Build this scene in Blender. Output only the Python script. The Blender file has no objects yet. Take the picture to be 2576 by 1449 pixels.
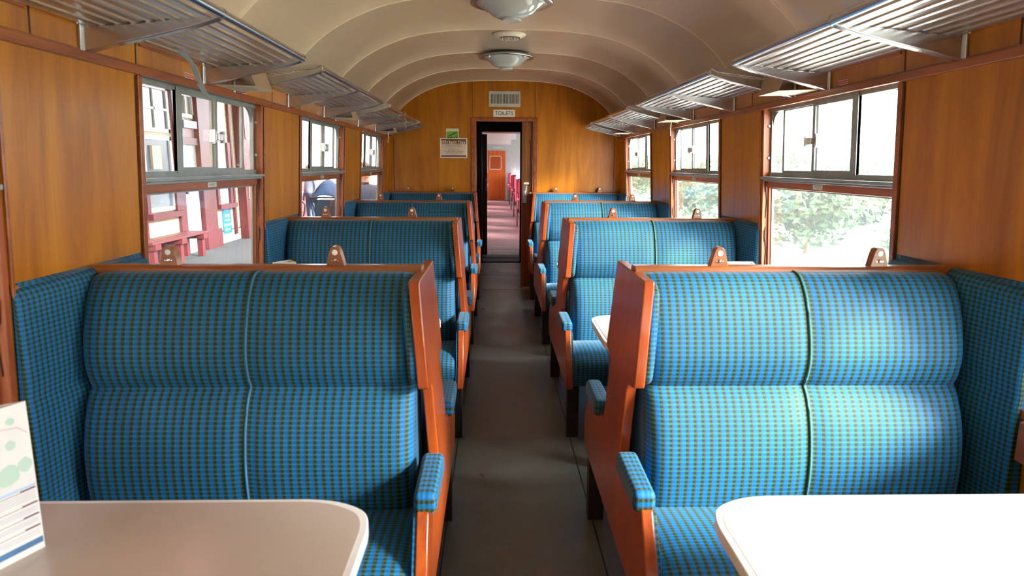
import bpy, bmesh, math, random
from mathutils import Vector, Matrix
random.seed(7)
S = bpy.context.scene
COL = S.collection
PI = math.pi

# ------------------------------------------------------------------ camera
F_PX, PITCH, YAW, ROLL = 1651.1, 0.1854, 0.0259, 0.0056
CAMX, HC = -0.1037, 1.456
cd = bpy.data.cameras.new('camera'); cam = bpy.data.objects.new('camera', cd); COL.objects.link(cam)
cd.sensor_width = 36; cd.lens = F_PX / 2576 * 36; cd.clip_start = .05; cd.clip_end = 300
c, s = math.cos(YAW), math.sin(YAW)
R0 = Vector((c, -s, 0)); Hh = Vector((s, c, 0)); Zz = Vector((0, 0, 1))
F0 = Hh * math.cos(PITCH) - Zz * math.sin(PITCH)
U0 = Hh * math.sin(PITCH) + Zz * math.cos(PITCH)
cr, sr = math.cos(ROLL), math.sin(ROLL)
Rv = R0 * cr + U0 * sr; Uv = U0 * cr - R0 * sr
m = Matrix((Rv, Uv, -F0)).transposed().to_4x4(); m.translation = (CAMX, 0, HC)
cam.matrix_world = m
cd.dof.use_dof = True; cd.dof.focus_distance = 4.4; cd.dof.aperture_fstop = 4.5
S.camera = cam

# ------------------------------------------------------------------ light
w = bpy.data.worlds.new('overcast_sky'); S.world = w; w.use_nodes = True
wn = w.node_tree; wn.nodes.clear()
wo = wn.nodes.new('ShaderNodeOutputWorld'); wb_ = wn.nodes.new('ShaderNodeBackground')
tc = wn.nodes.new('ShaderNodeTexCoord'); sp = wn.nodes.new('ShaderNodeSeparateXYZ'); rp = wn.nodes.new('ShaderNodeValToRGB')
wn.links.new(tc.outputs['Generated'], sp.inputs[0]); wn.links.new(sp.outputs['Z'], rp.inputs[0])
rp.color_ramp.elements[0].position = 0.0; rp.color_ramp.elements[0].color = (.80, .86, .92, 1)
rp.color_ramp.elements[1].position = .6; rp.color_ramp.elements[1].color = (1, 1, 1, 1)
wn.links.new(rp.outputs[0], wb_.inputs[0]); wb_.inputs[1].default_value = 11.0
wn.links.new(wb_.outputs[0], wo.inputs[0])
# veiled sun behind thin cloud, on the right-hand side of the train
sd = bpy.data.lights.new('hazy_sun', 'SUN'); sd.energy = 21.0; sd.angle = math.radians(22); sd.color = (1, .97, .93)
so = bpy.data.objects.new('hazy_sun', sd); COL.objects.link(so)
so.rotation_euler = Vector((.80, -.44, .50)).to_track_quat('Z', 'Y').to_euler()
so.location = (20, 0, 20)
vs = S.view_settings; vs.view_transform = 'Standard'; vs.look = 'None'; vs.gamma = 1; vs.use_curve_mapping = False
vs.exposure = 0.62
S.cycles.use_denoising = True
S.cycles.max_bounces = 10; S.cycles.diffuse_bounces = 5; S.cycles.transparent_max_bounces = 24
S.cycles.sample_clamp_indirect = 10; S.cycles.caustics_reflective = False

# ------------------------------------------------------------------ materials
def srgb(r, g, b):
    f = lambda v: (v/255/12.92) if v/255 <= .04045 else ((v/255+.055)/1.055)**2.4
    return (f(r), f(g), f(b), 1)
def newmat(name):
    mt = bpy.data.materials.new(name); mt.use_nodes = True
    nt = mt.node_tree; nt.nodes.clear()
    o = nt.nodes.new('ShaderNodeOutputMaterial'); p = nt.nodes.new('ShaderNodeBsdfPrincipled')
    nt.links.new(p.outputs[0], o.inputs[0])
    return mt, nt, p
def N(nt, t, **k):
    n = nt.nodes.new(t)
    for a, v in k.items(): setattr(n, a, v)
    return n
def ramp(nt, src, stops, interp='LINEAR'):
    r = N(nt, 'ShaderNodeValToRGB'); r.color_ramp.interpolation = interp
    e = r.color_ramp.elements
    while len(e) < len(stops): e.new(.5)
    for i, (p, cc) in enumerate(stops): e[i].position = p; e[i].color = cc
    nt.links.new(src, r.inputs[0]); return r.outputs[0]
def math_(nt, op, a, b=None):
    n = N(nt, 'ShaderNodeMath', operation=op)
    for i, v in enumerate((a, b)):
        if v is None: continue
        if isinstance(v, (int, float)): n.inputs[i].default_value = v
        else: nt.links.new(v, n.inputs[i])
    return n.outputs[0]
def coords(nt, scale, rnd=True):
    t = N(nt, 'ShaderNodeTexCoord'); mp = N(nt, 'ShaderNodeMapping'); mp.inputs['Scale'].default_value = scale
    if rnd:
        oi = N(nt, 'ShaderNodeObjectInfo'); mu = N(nt, 'ShaderNodeVectorMath', operation='SCALE')
        cb = N(nt, 'ShaderNodeCombineXYZ'); 
        for i in range(3): nt.links.new(oi.outputs['Random'], cb.inputs[i])
        nt.links.new(cb.outputs[0], mu.inputs[0]); mu.inputs['Scale'].default_value = 13
        ad = N(nt, 'ShaderNodeVectorMath', operation='ADD')
        nt.links.new(t.outputs['Object'], ad.inputs[0]); nt.links.new(mu.outputs[0], ad.inputs[1])
        nt.links.new(ad.outputs[0], mp.inputs[0])
    else: nt.links.new(t.outputs['Object'], mp.inputs[0])
    return mp.outputs[0]
def noise(nt, vec, sc, det=4, rough=.55, dist=0):
    n = N(nt, 'ShaderNodeTexNoise'); n.inputs['Scale'].default_value = sc; n.inputs['Detail'].default_value = det
    n.inputs['Roughness'].default_value = rough; n.inputs['Distortion'].default_value = dist
    nt.links.new(vec, n.inputs['Vector']); return n.outputs[0]
def mixc(nt, f, a, b, mode='MIX'):
    n = N(nt, 'ShaderNodeMix', data_type='RGBA', blend_type=mode)
    for i, v in ((0, f), (6, a), (7, b)):
        if isinstance(v, (int, float)): n.inputs[i].default_value = v
        elif isinstance(v, tuple): n.inputs[i].default_value = v
        else: nt.links.new(v, n.inputs[i])
    return n.outputs[2]
def bump(nt, p, h, st=.2, d=.01):
    b = N(nt, 'ShaderNodeBump'); b.inputs['Strength'].default_value = st; b.inputs['Distance'].default_value = d
    nt.links.new(h, b.inputs['Height']); nt.links.new(b.outputs[0], p.inputs['Normal'])
def plain(name, col, rough=.5, metal=0, var=0, coat=0, spec=.5):
    mt, nt, p = newmat(name)
    p.inputs['Roughness'].default_value = rough; p.inputs['Metallic'].default_value = metal
    p.inputs['Specular IOR Level'].default_value = spec
    if coat: p.inputs['Coat Weight'].default_value = coat; p.inputs['Coat Roughness'].default_value = .12
    v = coords(nt, (1, 1, 1)); n = noise(nt, v, 9, 5)
    k = var or .06
    lo = tuple(x*(1-k) for x in col[:3])+(1,); hi = tuple(min(1, x*(1+k)) for x in col[:3])+(1,)
    nt.links.new(ramp(nt, n, [(.3, lo), (.7, hi)]), p.inputs['Base Color'])
    return mt
def wood(name, dark, mid, light, scale=(7, 7, .5), rough=.32, coat=.35, fine=1.0, spec=.4):
    mt, nt, p = newmat(name)
    v = coords(nt, scale)
    n1 = noise(nt, v, 1.6, 6, .6, 1.2); n2 = noise(nt, coords(nt, tuple(a*(14 if a > 2 else 4) for a in scale)), 2.2*fine, 4, .6)
    c1 = ramp(nt, n1, [(.28, dark), (.5, mid), (.74, light)])
    g = ramp(nt, n2, [(.35, (.80, .76, .70, 1)), (.62, (1, 1, 1, 1))])
    nt.links.new(mixc(nt, .55, c1, g, 'MULTIPLY'), p.inputs['Base Color'])
    p.inputs['Roughness'].default_value = rough; p.inputs['Coat Weight'].default_value = coat
    p.inputs['Coat Roughness'].default_value = .18; p.inputs['Specular IOR Level'].default_value = spec
    bump(nt, p, n2, .05, .002)
    return mt
M_ = {}
M_['veneer'] = wood('amber_wood_veneer', srgb(146, 82, 4), srgb(176, 104, 6), srgb(198, 128, 16), (3.5, 3.5, .4), .38, .15)
M_['bench_wood'] = wood('varnished_red_mahogany', srgb(122, 50, 16), srgb(150, 64, 22), srgb(174, 84, 32), (9, 9, .8), .28, .5)
M_['rail_wood'] = wood('worn_brown_rail_wood', srgb(110, 60, 32), srgb(142, 82, 46), srgb(170, 106, 64), (1, 9, 9), .35, .3)
M_['trim_wood'] = wood('dark_red_trim_wood', srgb(118, 54, 24), srgb(150, 76, 34), srgb(172, 96, 46), (9, .9, 9), .35, .35)
M_['post_wood'] = wood('red_brown_post_wood', srgb(128, 62, 34), srgb(160, 84, 48), srgb(186, 106, 62), (9, 9, .8), .4, .2)
M_['door_wood'] = wood('dark_brown_door_wood', srgb(86, 44, 16), srgb(120, 68, 24), srgb(146, 86, 34), (7, 7, .4), .35, .3)
M_['orange_wood'] = wood('bright_orange_door_wood', srgb(200, 84, 16), srgb(222, 104, 24), srgb(232, 122, 36), (12, 12, .4), .4, .2)
M_['maroon'] = plain('maroon_door_paint', srgb(84, 14, 12), .3, 0, .2, .3)
M_['groove'] = plain('dark_joint', srgb(52, 26, 12), .6)
M_['black'] = plain('black_leg_paint', srgb(22, 22, 24), .45, 0, .3)
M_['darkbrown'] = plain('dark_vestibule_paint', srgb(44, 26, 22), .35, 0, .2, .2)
M_['frame_metal'] = plain('grey_window_aluminium', srgb(150, 154, 152), .42, .7, .15)
M_['chrome'] = plain('bright_metal', srgb(200, 200, 204), .22, 1, .05)
M_['rack_metal'] = plain('polished_rack_aluminium', srgb(196, 197, 202), .22, 1, .06)
M_['slat_metal'] = plain('brushed_slat_aluminium', srgb(204, 204, 208), .3, 1, .08)
M_['zinc'] = plain('white_metal_plate', srgb(196, 194, 186), .4, .3, .1)
M_['white'] = plain('white_enamel', srgb(226, 226, 224), .3)
M_['card_white'] = plain('white_card', srgb(228, 226, 220), .6)
M_['ink'] = plain('black_ink', srgb(26, 26, 28), .5)
M_['kraft'] = plain('brown_kraft_card', srgb(150, 122, 98), .7)
M_['cream_card'] = plain('cream_card', srgb(222, 212, 190), .6)
M_['red_sticker'] = plain('red_sticker', srgb(196, 34, 36), .35)
M_['green_print'] = plain('green_field_print', srgb(112, 168, 46), .4, 0, .3)
M_['beige_print'] = plain('beige_paper', srgb(222, 200, 178), .5)
M_['purple_print'] = plain('purple_ink', srgb(112, 24, 56), .4)
M_['brown_print'] = plain('sepia_photo_print', srgb(112, 76, 60), .4, 0, .8)
M_['grey_text'] = plain('grey_ink', srgb(118, 104, 100), .5)
M_['map_green'] = plain('pale_green_map_ink', srgb(190, 214, 196), .5)
M_['map_blue'] = plain('pale_blue_ink', srgb(88, 132, 178), .5, 0, .5)
M_['sky_print'] = plain('pale_blue_print', srgb(176, 204, 236), .5)
M_['pink_print'] = plain('pink_route_ink', srgb(214, 168, 172), .5)
M_['lilac'] = plain('lilac_grey_support_paint', srgb(150, 142, 158), .4)
M_['table_top'] = plain('cream_table_laminate', srgb(186, 171, 158), .3, 0, .02, .3)
M_['table_edge'] = plain('pale_table_edging', srgb(226, 224, 222), .3, 0, .03)
M_['rubber'] = plain('grey_rubber', srgb(70, 68, 66), .7)
M_['next_grey'] = plain('pale_grey_wall_laminate', srgb(196, 200, 204), .4)
M_['red_fabric'] = plain('red_patterned_moquette', srgb(172, 40, 66), .85, 0, .5)
M_['cream_wall'] = plain('cream_paint', srgb(238, 226, 188), .6, 0, .05)
M_['crimson'] = plain('crimson_station_paint', srgb(108, 40, 44), .5, 0, .08)
M_['pink_line'] = plain('pale_lining_paint', srgb(220, 160, 140), .5)
M_['white_paint'] = plain('white_gloss_paint', srgb(236, 238, 238), .4)
M_['grey_door'] = plain('pale_grey_door_paint', srgb(198, 204, 204), .5)
M_['blue_sign'] = plain('blue_enamel_sign', srgb(38, 108, 190), .35)
M_['cyan_sign'] = plain('light_blue_sign', srgb(36, 132, 200), .35)
M_['asphalt'] = plain('grey_asphalt', srgb(74, 76, 78), .9, 0, .12)
M_['stone'] = plain('stone_plinth', srgb(168, 166, 158), .8, 0, .2)
M_['navy'] = plain('navy_fabric', srgb(52, 74, 108), .85, 0, .2)
M_['navy_dark'] = plain('dark_navy_fabric', srgb(34, 44, 60), .8, 0, .2)
M_['tshirt'] = plain('charcoal_cotton', srgb(62, 66, 80), .9, 0, .1)
M_['jeans'] = plain('blue_denim', srgb(84, 104, 134), .9, 0, .15)
M_['skin'] = plain('skin', srgb(206, 160, 138), .55, 0, .05)
M_['hair'] = plain('brown_hair', srgb(70, 50, 38), .7, 0, .2)
M_['iron'] = plain('black_cast_iron', srgb(30, 30, 34), .4)
M_['leaf'] = plain('green_leaves', srgb(66, 94, 58), .6, 0, .25)
M_['grass'] = plain('pale_dry_grass_bank', srgb(204, 208, 186), .9, 0, .08)
M_['ballast'] = plain('pale_ballast', srgb(226, 222, 214), .9, 0, .05)
M_['piping'] = plain('pale_blue_piping', srgb(50, 108, 138), .8, 0, .2)
M_['piping_green'] = plain('green_piping', srgb(58, 104, 88), .8, 0, .2)

def make_fabric():
    mt, nt, p = newmat('blue_green_check_moquette')
    uv = N(nt, 'ShaderNodeUVMap'); sx = N(nt, 'ShaderNodeSeparateXYZ'); nt.links.new(uv.outputs[0], sx.inputs[0])
    fu = math_(nt, 'FRACT', math_(nt, 'DIVIDE', sx.outputs[0], .0236))
    fv = math_(nt, 'FRACT', math_(nt, 'DIVIDE', sx.outputs[1], .0138))
    W = (1, 1, 1, 1); K = (0, 0, 0, 1)
    g = ramp(nt, fu, [(0, K), (.05, W), (.38, W), (.44, K)])
    pl = ramp(nt, fu, [(.40, K), (.45, W), (.50, W), (.55, K)])
    dk = ramp(nt, fv, [(0, W), (.12, K), (.42, K), (.56, W)])
    blue = mixc(nt, dk, srgb(14, 110, 164), srgb(2, 88, 140))
    green = mixc(nt, dk, srgb(62, 90, 46), srgb(30, 48, 28))
    col = mixc(nt, g, blue, green)
    col = mixc(nt, math_(nt, 'MULTIPLY', pl, .75), col, srgb(62, 60, 104))
    mp = N(nt, 'ShaderNodeMapping'); mp.inputs['Scale'].default_value = (1, 1, 1); nt.links.new(uv.outputs[0], mp.inputs[0])
    n = noise(nt, mp.outputs[0], 900, 2, .5)
    n2 = noise(nt, mp.outputs[0], 5, 3, .6)
    col = mixc(nt, .35, col, ramp(nt, n, [(.3, (.6, .6, .6, 1)), (.7, W)]), 'MULTIPLY')
    col = mixc(nt, .25, col, ramp(nt, n2, [(.3, (.75, .75, .75, 1)), (.7, W)]), 'MULTIPLY')
    nt.links.new(col, p.inputs['Base Color'])
    p.inputs['Roughness'].default_value = .62; p.inputs['Specular IOR Level'].default_value = .3
    p.inputs['Sheen Weight'].default_value = .28; p.inputs['Sheen Roughness'].default_value = .3
    p.inputs['Sheen Tint'].default_value = (.65, .85, 1, 1)
    bump(nt, p, n, .25, .002)
    return mt
M_['fabric'] = make_fabric()

def make_glass(name='window_glass', tint=(.96, .98, .98, 1), refl=1.0):
    mt = bpy.data.materials.new(name); mt.use_nodes = True; nt = mt.node_tree; nt.nodes.clear()
    o = N(nt, 'ShaderNodeOutputMaterial'); t = N(nt, 'ShaderNodeBsdfTransparent'); g = N(nt, 'ShaderNodeBsdfGlossy')
    t.inputs[0].default_value = tint; g.inputs['Roughness'].default_value = .02
    f = N(nt, 'ShaderNodeLayerWeight'); f.inputs[0].default_value = .5
    fr = math_(nt, 'ADD', math_(nt, 'MULTIPLY', math_(nt, 'POWER', f.outputs['Facing'], 5.0), .9), .035)
    mx = N(nt, 'ShaderNodeMixShader'); nt.links.new(math_(nt, 'MULTIPLY', fr, refl), mx.inputs[0])
    tl_ = N(nt, 'ShaderNodeBsdfTranslucent'); tl_.inputs[0].default_value = (1, 1, 1, 1)
    m0 = N(nt, 'ShaderNodeMixShader'); m0.inputs[0].default_value = .012
    nt.links.new(t.outputs[0], m0.inputs[1]); nt.links.new(tl_.outputs[0], m0.inputs[2])
    nt.links.new(m0.outputs[0], mx.inputs[1]); nt.links.new(g.outputs[0], mx.inputs[2]); nt.links.new(mx.outputs[0], o.inputs[0])
    return mt
M_['glass'] = make_glass()
def lampglass():
    mt, nt, p = newmat('frosted_lamp_glass')
    p.inputs['Base Color'].default_value = srgb(214, 219, 217); p.inputs['Roughness'].default_value = .08
    p.inputs['Transmission Weight'].default_value = .35; p.inputs['Coat Weight'].default_value = .5
    return mt
M_['lamp_glass'] = lampglass()

def ceiling_mat():
    mt, nt, p = newmat('glossy_cream_ceiling_paint')
    v = coords(nt, (1, .5, 1), False); n = noise(nt, v, 1.7, 4, .6, .8)
    nt.links.new(ramp(nt, n, [(.3, srgb(232, 203, 175)), (.7, srgb(240, 215, 188))]), p.inputs['Base Color'])
    p.inputs['Roughness'].default_value = .34; p.inputs['Coat Weight'].default_value = .8; p.inputs['Coat Roughness'].default_value = .1
    nb = noise(nt, coords(nt, (1, .35, 1), False), 1.6, 2, .4, .2); bump(nt, p, nb, .35, .05)
    return mt
M_['ceiling'] = ceiling_mat()
def floor_mat(name, a, b, c3, rough=.42):
    mt, nt, p = newmat(name)
    v = coords(nt, (1, 1, 1), False); n = noise(nt, v, 3, 8, .7, .5); n2 = noise(nt, coords(nt, (14, 2, 1), False), 9, 6, .7, 2.5)
    c1 = ramp(nt, n, [(.3, a), (.7, b)])
    c2 = mixc(nt, ramp(nt, n2, [(.56, (0, 0, 0, 1)), (.72, (.35, .35, .35, 1))]), c1, c3)
    nt.links.new(c2, p.inputs['Base Color']); p.inputs['Roughness'].default_value = rough
    nt.links.new(ramp(nt, n, [(.3, (rough-.1,)*3+(1,)), (.7, (rough+.12,)*3+(1,))]), p.inputs['Roughness'])
    return mt
M_['floor'] = floor_mat('worn_grey_brown_lino', srgb(70, 75, 74), srgb(100, 106, 102), srgb(160, 162, 154), .36)
M_['lino_grey'] = floor_mat('grey_lino', srgb(120, 122, 118), srgb(140, 142, 138), srgb(160, 160, 156))
M_['lino_dark'] = floor_mat('plum_brown_lino', srgb(78, 62, 62), srgb(96, 78, 78), srgb(120, 104, 102))
M_['pink_floor'] = floor_mat('dusty_pink_lino', srgb(112, 76, 80), srgb(128, 90, 94), srgb(142, 104, 106))

# ------------------------------------------------------------------ mesh helpers
class MB:
    def __init__(self): self.v = []; self.f = []; self.uv = []
    def add(self, pts): i = len(self.v); self.v += [Vector(p) for p in pts]; return i
    def face(self, idx, uvs=None): self.f.append(list(idx)); self.uv.append(uvs)
    def hexa(self, p):      # 8 pts: bottom 4 ccw, top 4 ccw
        i = self.add(p)
        for q in ((3, 2, 1, 0), (4, 5, 6, 7), (0, 1, 5, 4), (1, 2, 6, 5), (2, 3, 7, 6), (3, 0, 4, 7)): self.face([i+k for k in q])
    def box(self, x0, x1, y0, y1, z0, z1):
        if x0 > x1: x0, x1 = x1, x0
        if y0 > y1: y0, y1 = y1, y0
        if z0 > z1: z0, z1 = z1, z0
        self.hexa([(x0, y0, z0), (x1, y0, z0), (x1, y1, z0), (x0, y1, z0), (x0, y0, z1), (x1, y0, z1), (x1, y1, z1), (x0, y1, z1)])
        return self
    def wbox(self, side, y0, y1, z0, z1, o0, o1):   # box in the leaning plane of a side wall; offsets measured inwards
        P = []
        for z in (z0, z1):
            a, b = WX(side, z, o0), WX(side, z, o1)
            if a > b: a, b = b, a
            P += [(a, y0, z), (b, y0, z), (b, y1, z), (a, y1, z)]
        self.hexa(P); return self
    def prism(self, poly, fn0, fn1):     # poly of 2-D points; fn maps (p,q) to 3-D for each end
        n = len(poly); a = self.add([fn0(*p) for p in poly]); b = self.add([fn1(*p) for p in poly])
        self.face(list(range(a, a+n))[::-1]); self.face(range(b, b+n))
        for k in range(n): self.face([a+k, a+(k+1) % n, b+(k+1) % n, b+k])
        return self
    def tube(self, path, r, n=10, cap=True):
        path = [Vector(p) for p in path]; rings = []
        rr = r if isinstance(r, (list, tuple)) else [r]*len(path)
        for i, p in enumerate(path):
            d = (path[min(i+1, len(path)-1)] - path[max(i-1, 0)]).normalized()
            up = Vector((0, 0, 1)) if abs(d.z) < .9 else Vector((1, 0, 0))
            u = d.cross(up).normalized(); v2 = u.cross(d)
            rings.append(self.add([p + (u*math.cos(t*2*PI/n) + v2*math.sin(t*2*PI/n))*rr[i] for t in range(n)]))
        for a, b in zip(rings, rings[1:]):
            for k in range(n): self.face([a+k, a+(k+1) % n, b+(k+1) % n, b+k])
        if cap: self.face(list(range(rings[0], rings[0]+n))[::-1]); self.face(range(rings[-1], rings[-1]+n))
        return self
    def lathe(self, prof, c, n=40, axis='z'):   # prof of (r, h)
        rings = []
        for r, h in prof:
            ring = []
            for t in range(n):
                a = 2*PI*t/n
                if axis == 'z': ring.append((c[0]+r*math.cos(a), c[1]+r*math.sin(a), c[2]+h))
                elif axis == 'y': ring.append((c[0]+r*math.cos(a), c[1]+h, c[2]+r*math.sin(a)))
                else: ring.append((c[0]+h, c[1]+r*math.cos(a), c[2]+r*math.sin(a)))
            rings.append(self.add(ring))
        for a, b in zip(rings, rings[1:]):
            for k in range(n): self.face([a+k, a+(k+1) % n, b+(k+1) % n, b+k])
        self.face(list(range(rings[0], rings[0]+n))[::-1]); self.face(range(rings[-1], rings[-1]+n))
        return self
    def grid(self, fn, us, vs_, uvf=None, wrap=False):
        rows = [self.add([fn(u, v) for u in us]) for v in vs_]
        for j in range(len(vs_)-1):
            for i in range(len(us)-1):
                q = [rows[j]+i, rows[j]+i+1, rows[j+1]+i+1, rows[j+1]+i]
                uu = [uvf(us[i], vs_[j]), uvf(us[i+1], vs_[j]), uvf(us[i+1], vs_[j+1]), uvf(us[i], vs_[j+1])] if uvf else None
                self.face(q, uu)
        return rows
    def build(self, name, mat, parent=None, origin=None, smooth=False, bevel=0, seg=2, uvaxis=None, fix=True):
        if origin is None:
            origin = parent_origin(parent) if parent else Vector((0, 0, 0))
        origin = Vector(origin)
        me = bpy.data.meshes.new(name); bm = bmesh.new()
        vv = [bm.verts.new(p-origin) for p in self.v]
        lay = bm.loops.layers.uv.new('UVMap'); bm.verts.ensure_lookup_table()
        for f, uv in zip(self.f, self.uv):
            try: bf = bm.faces.new([vv[i] for i in f])
            except ValueError: continue
            bf.smooth = smooth
            if uv:
                for l, t in zip(bf.loops, uv): l[lay].uv = t
        if uvaxis or not any(self.uv):
            for bf in bm.faces:
                bf.normal_update(); nn = bf.normal
                for l in bf.loops:
                    p = l.vert.co + origin
                    if uvaxis: l[lay].uv = uvaxis(p, nn)
                    else:
                        ax = max(range(3), key=lambda k: abs(nn[k]))
                        l[lay].uv = (p.y, p.z) if ax == 0 else ((p.x, p.z) if ax == 1 else (p.x, p.y))
        if fix: bmesh.ops.recalc_face_normals(bm, faces=bm.faces)
        bm.to_mesh(me); bm.free()
        ob = bpy.data.objects.new(name, me); COL.objects.link(ob); me.materials.append(mat)
        if parent is not None:
            ob.parent = parent; ob.location = origin - parent_origin(parent)
        else: ob.location = origin
        if bevel:
            b = ob.modifiers.new('bevel', 'BEVEL'); b.width = bevel; b.segments = seg; b.limit_method = 'ANGLE'; b.angle_limit = math.radians(40)
            for pl in me.polygons: pl.use_smooth = True
            b.harden_normals = True
        return ob
def parent_origin(p):
    o = Vector((0, 0, 0))
    while p is not None: o += Vector(p.location); p = p.parent
    return o
def tag(o, label=None, cat=None, group=None, kind=None):
    if label: o['label'] = label
    if cat: o['category'] = cat
    if group: o['group'] = group
    if kind: o['kind'] = kind
    return o
def thing(name, label, cat, loc, group=None):
    o = bpy.data.objects.new(name, None); COL.objects.link(o); o.location = loc; o.empty_display_size = .1
    return tag(o, label, cat, group)
def dup(o, loc, label=None, parent=None):
    def cp(x, par):
        c2 = x.copy(); COL.objects.link(c2); c2.parent = par
        for k in x.children: cp(k, c2)
        return c2
    r = cp(o, parent); r.location = loc
    if label: r['label'] = label
    return r
def struct(o): o['kind'] = 'structure'; return o
def WX(side, z, off=0): return side*(1.33 - .058*(z-HC) - off)
def text_mesh(txt, size, mat, parent, loc, xdir, updir, name='lettering', depth=.0006, align='CENTER', sx=1.0):
    cu = bpy.data.curves.new('t', 'FONT'); cu.body = txt; cu.size = size; cu.extrude = depth
    cu.align_x = align; cu.align_y = 'CENTER'
    tmp = bpy.data.objects.new('t', cu)
    me = bpy.data.meshes.new_from_object(tmp); bpy.data.objects.remove(tmp); bpy.data.curves.remove(cu)
    X = Vector(xdir).normalized(); U = Vector(updir).normalized(); Nn = X.cross(U)
    for v in me.vertices: v.co = X*v.co.x*sx + U*v.co.y + Nn*v.co.z
    me.name = name
    ob = bpy.data.objects.new(name, me); COL.objects.link(ob); me.materials.append(mat)
    ob.parent = parent; ob.location = Vector(loc) - (parent_origin(parent) if parent else Vector((0, 0, 0)))
    return ob

# ------------------------------------------------------------------ coach shell
YB, YE = -3.3, 7.67
WIN0, PITCHY, WINW = 2.355, 1.88, 1.21
wins = [WIN0 + PITCHY*n for n in range(-3, 3)]
ZS, ZT = .80, 1.765
b = MB()
b.box(-1.42, 1.42, YB, YE, -.06, 0)
struct(b.build('floor', M_['floor']))
fl = MB(); fl.box(-.305, -.300, YB, YE, 0, .0012); fl.box(.300, .305, YB, YE, 0, .0012)
struct(fl.build('trim_1', M_['black']))
for side, nm in ((-1, 'left'), (1, 'right')):
    b = MB()
    prev = YB
    for a in wins:
        b.wbox(side, prev, a, 0, 1.92, -.058, 0); b.wbox(side, a, a+WINW, 0, ZS, -.058, 0); b.wbox(side, a, a+WINW, ZT, 1.92, -.058, 0)
        prev = a+WINW
    b.wbox(side, prev, YE, 0, 1.92, -.058, 0)
    wall = struct(b.build('wall_'+nm, M_['veneer']))
    g = MB()
    for a in wins:      # vertical veneer joints of the frieze and pier edges
        for yy in (a-.02, a+WINW+.14): g.wbox(side, yy-.003, yy+.003, 1.772, 1.87, -.001, .0015)
        g.wbox(side, a-.034, a-.028, .3, 1.745, -.001, .0012)
    struct(g.build('trim_joints_'+nm, M_['groove']))
    t = MB()
    t.wbox(side, YB, YE, 1.748, 1.776, 0, .016)
    t.wbox(side, YB, YE, 1.776, 1.782, 0, .008)
    struct(t.build('trim_rail_'+nm, M_['trim_wood'], bevel=.004))
    t = MB()
    for a in wins: t.wbox(side, a+.0, a+WINW+.12, 1.842, 1.862, 0, .007)
    struct(t.build('trim_frieze_'+nm, M_['trim_wood'], bevel=.002))

prof = [(0, 2.386), (.2, 2.385), (.4, 2.376), (.6, 2.353), (.75, 2.317), (.9, 2.258), (1.02, 2.192), (1.12, 2.115), (1.2, 2.03), (1.255, 1.945), (1.29, 1.87), (1.297, 1.85)]
prof2 = [(-x, z) for x, z in prof[:0:-1]] + prof
def smooth_prof(pts, k=4):
    out = []
    for i in range(len(pts)-1):
        p0, p1, p2, p3 = pts[max(i-1, 0)], pts[i], pts[i+1], pts[min(i+2, len(pts)-1)]
        for t in [j/k for j in range(k)]:
            out.append(tuple(.5*((2*p1[q])+(-p0[q]+p2[q])*t+(2*p0[q]-5*p1[q]+4*p2[q]-p3[q])*t*t+(-p0[q]+3*p1[q]-3*p2[q]+p3[q])*t**3) for q in (0, 1)))
    out.append(pts[-1]); return out
cp = smooth_prof(prof2)
b = MB()
outer = [(x*1.06, z+.05) for x, z in cp]
n = len(cp)
a0 = b.add([(x, YB, z) for x, z in cp]); a1 = b.add([(x, YE, z) for x, z in cp])
o0 = b.add([(x, YB, z) for x, z in outer]); o1 = b.add([(x, YE, z) for x, z in outer])
for i in range(n-1):
    b.face([a0+i, a0+i+1, a1+i+1, a1+i]); b.face([o0+i, o1+i, o1+i+1, o0+i+1])
    b.face([a0+i, o0+i, o0+i+1, a0+i+1]); b.face([a1+i, a1+i+1, o1+i+1, o1+i])
ceil = struct(b.build('ceiling', M_['ceiling'], smooth=True, fix=False))
M_['bead'] = plain('pale_ceiling_bead', srgb(232, 218, 198), .3)
for y in [7.655] + [7.65-.94*k for k in range(1, 11)]:
    b = MB(); hw = .0045
    for i in range(n-1):
        (x0, z0), (x1, z1) = cp[i], cp[i+1]
        b.hexa([(x0, y-hw, z0-.005), (x1, y-hw, z1-.005), (x1, y+hw, z1-.005), (x0, y+hw, z0-.005), (x0, y-hw, z0+.004), (x1, y-hw, z1+.004), (x1, y+hw, z1+.004), (x0, y+hw, z0+.004)])
    b.build('rib', M_['bead'], ceil, smooth=False)
# end bulkhead with the doorway
def arch(xm=1.36):
    pts = [(x*1.03, z+.02) for x, z in cp]
    return pts
DX, DZ = .335, 1.955
poly = [(-1.40, -.02), (-DX, -.02), (-DX, DZ), (DX, DZ), (DX, -.02), (1.40, -.02)] + [(1.36, 1.88)] + arch()[::-1] + [(-1.36, 1.88)]
b = MB(); b.prism(poly, lambda p, q: (p, YE, q), lambda p, q: (p, YE+.045, q))
endw = struct(b.build('wall_end', M_['veneer']))
g = MB()
for x in (-.364, .346): g.box(x-.0022, x+.0022, YE-.0014, YE+.001, 1.98, 2.40)
for sd2 in (-1, 1): g.box(sd2*1.262-.003, sd2*1.262+.003, YE-.0014, YE+.001, 1.16, 1.76)
struct(g.build('trim_joints_end', M_['groove']))
for sd2 in (-1, 1):
    g = MB(); g.wbox(sd2, 7.395, 7.67, 1.16, 1.75, 0, .006)
    struct(g.build('trim_corner_'+('left' if sd2 < 0 else 'right'), M_['veneer']))
# wall behind the camera
b = MB(); b.prism([(-1.40, -.02), (1.40, -.02), (1.36, 1.88)] + arch()[::-1] + [(-1.36, 1.88)], lambda p, q: (p, YB-.04, q), lambda p, q: (p, YB, q))
struct(b.build('wall_back', M_['veneer']))

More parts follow.
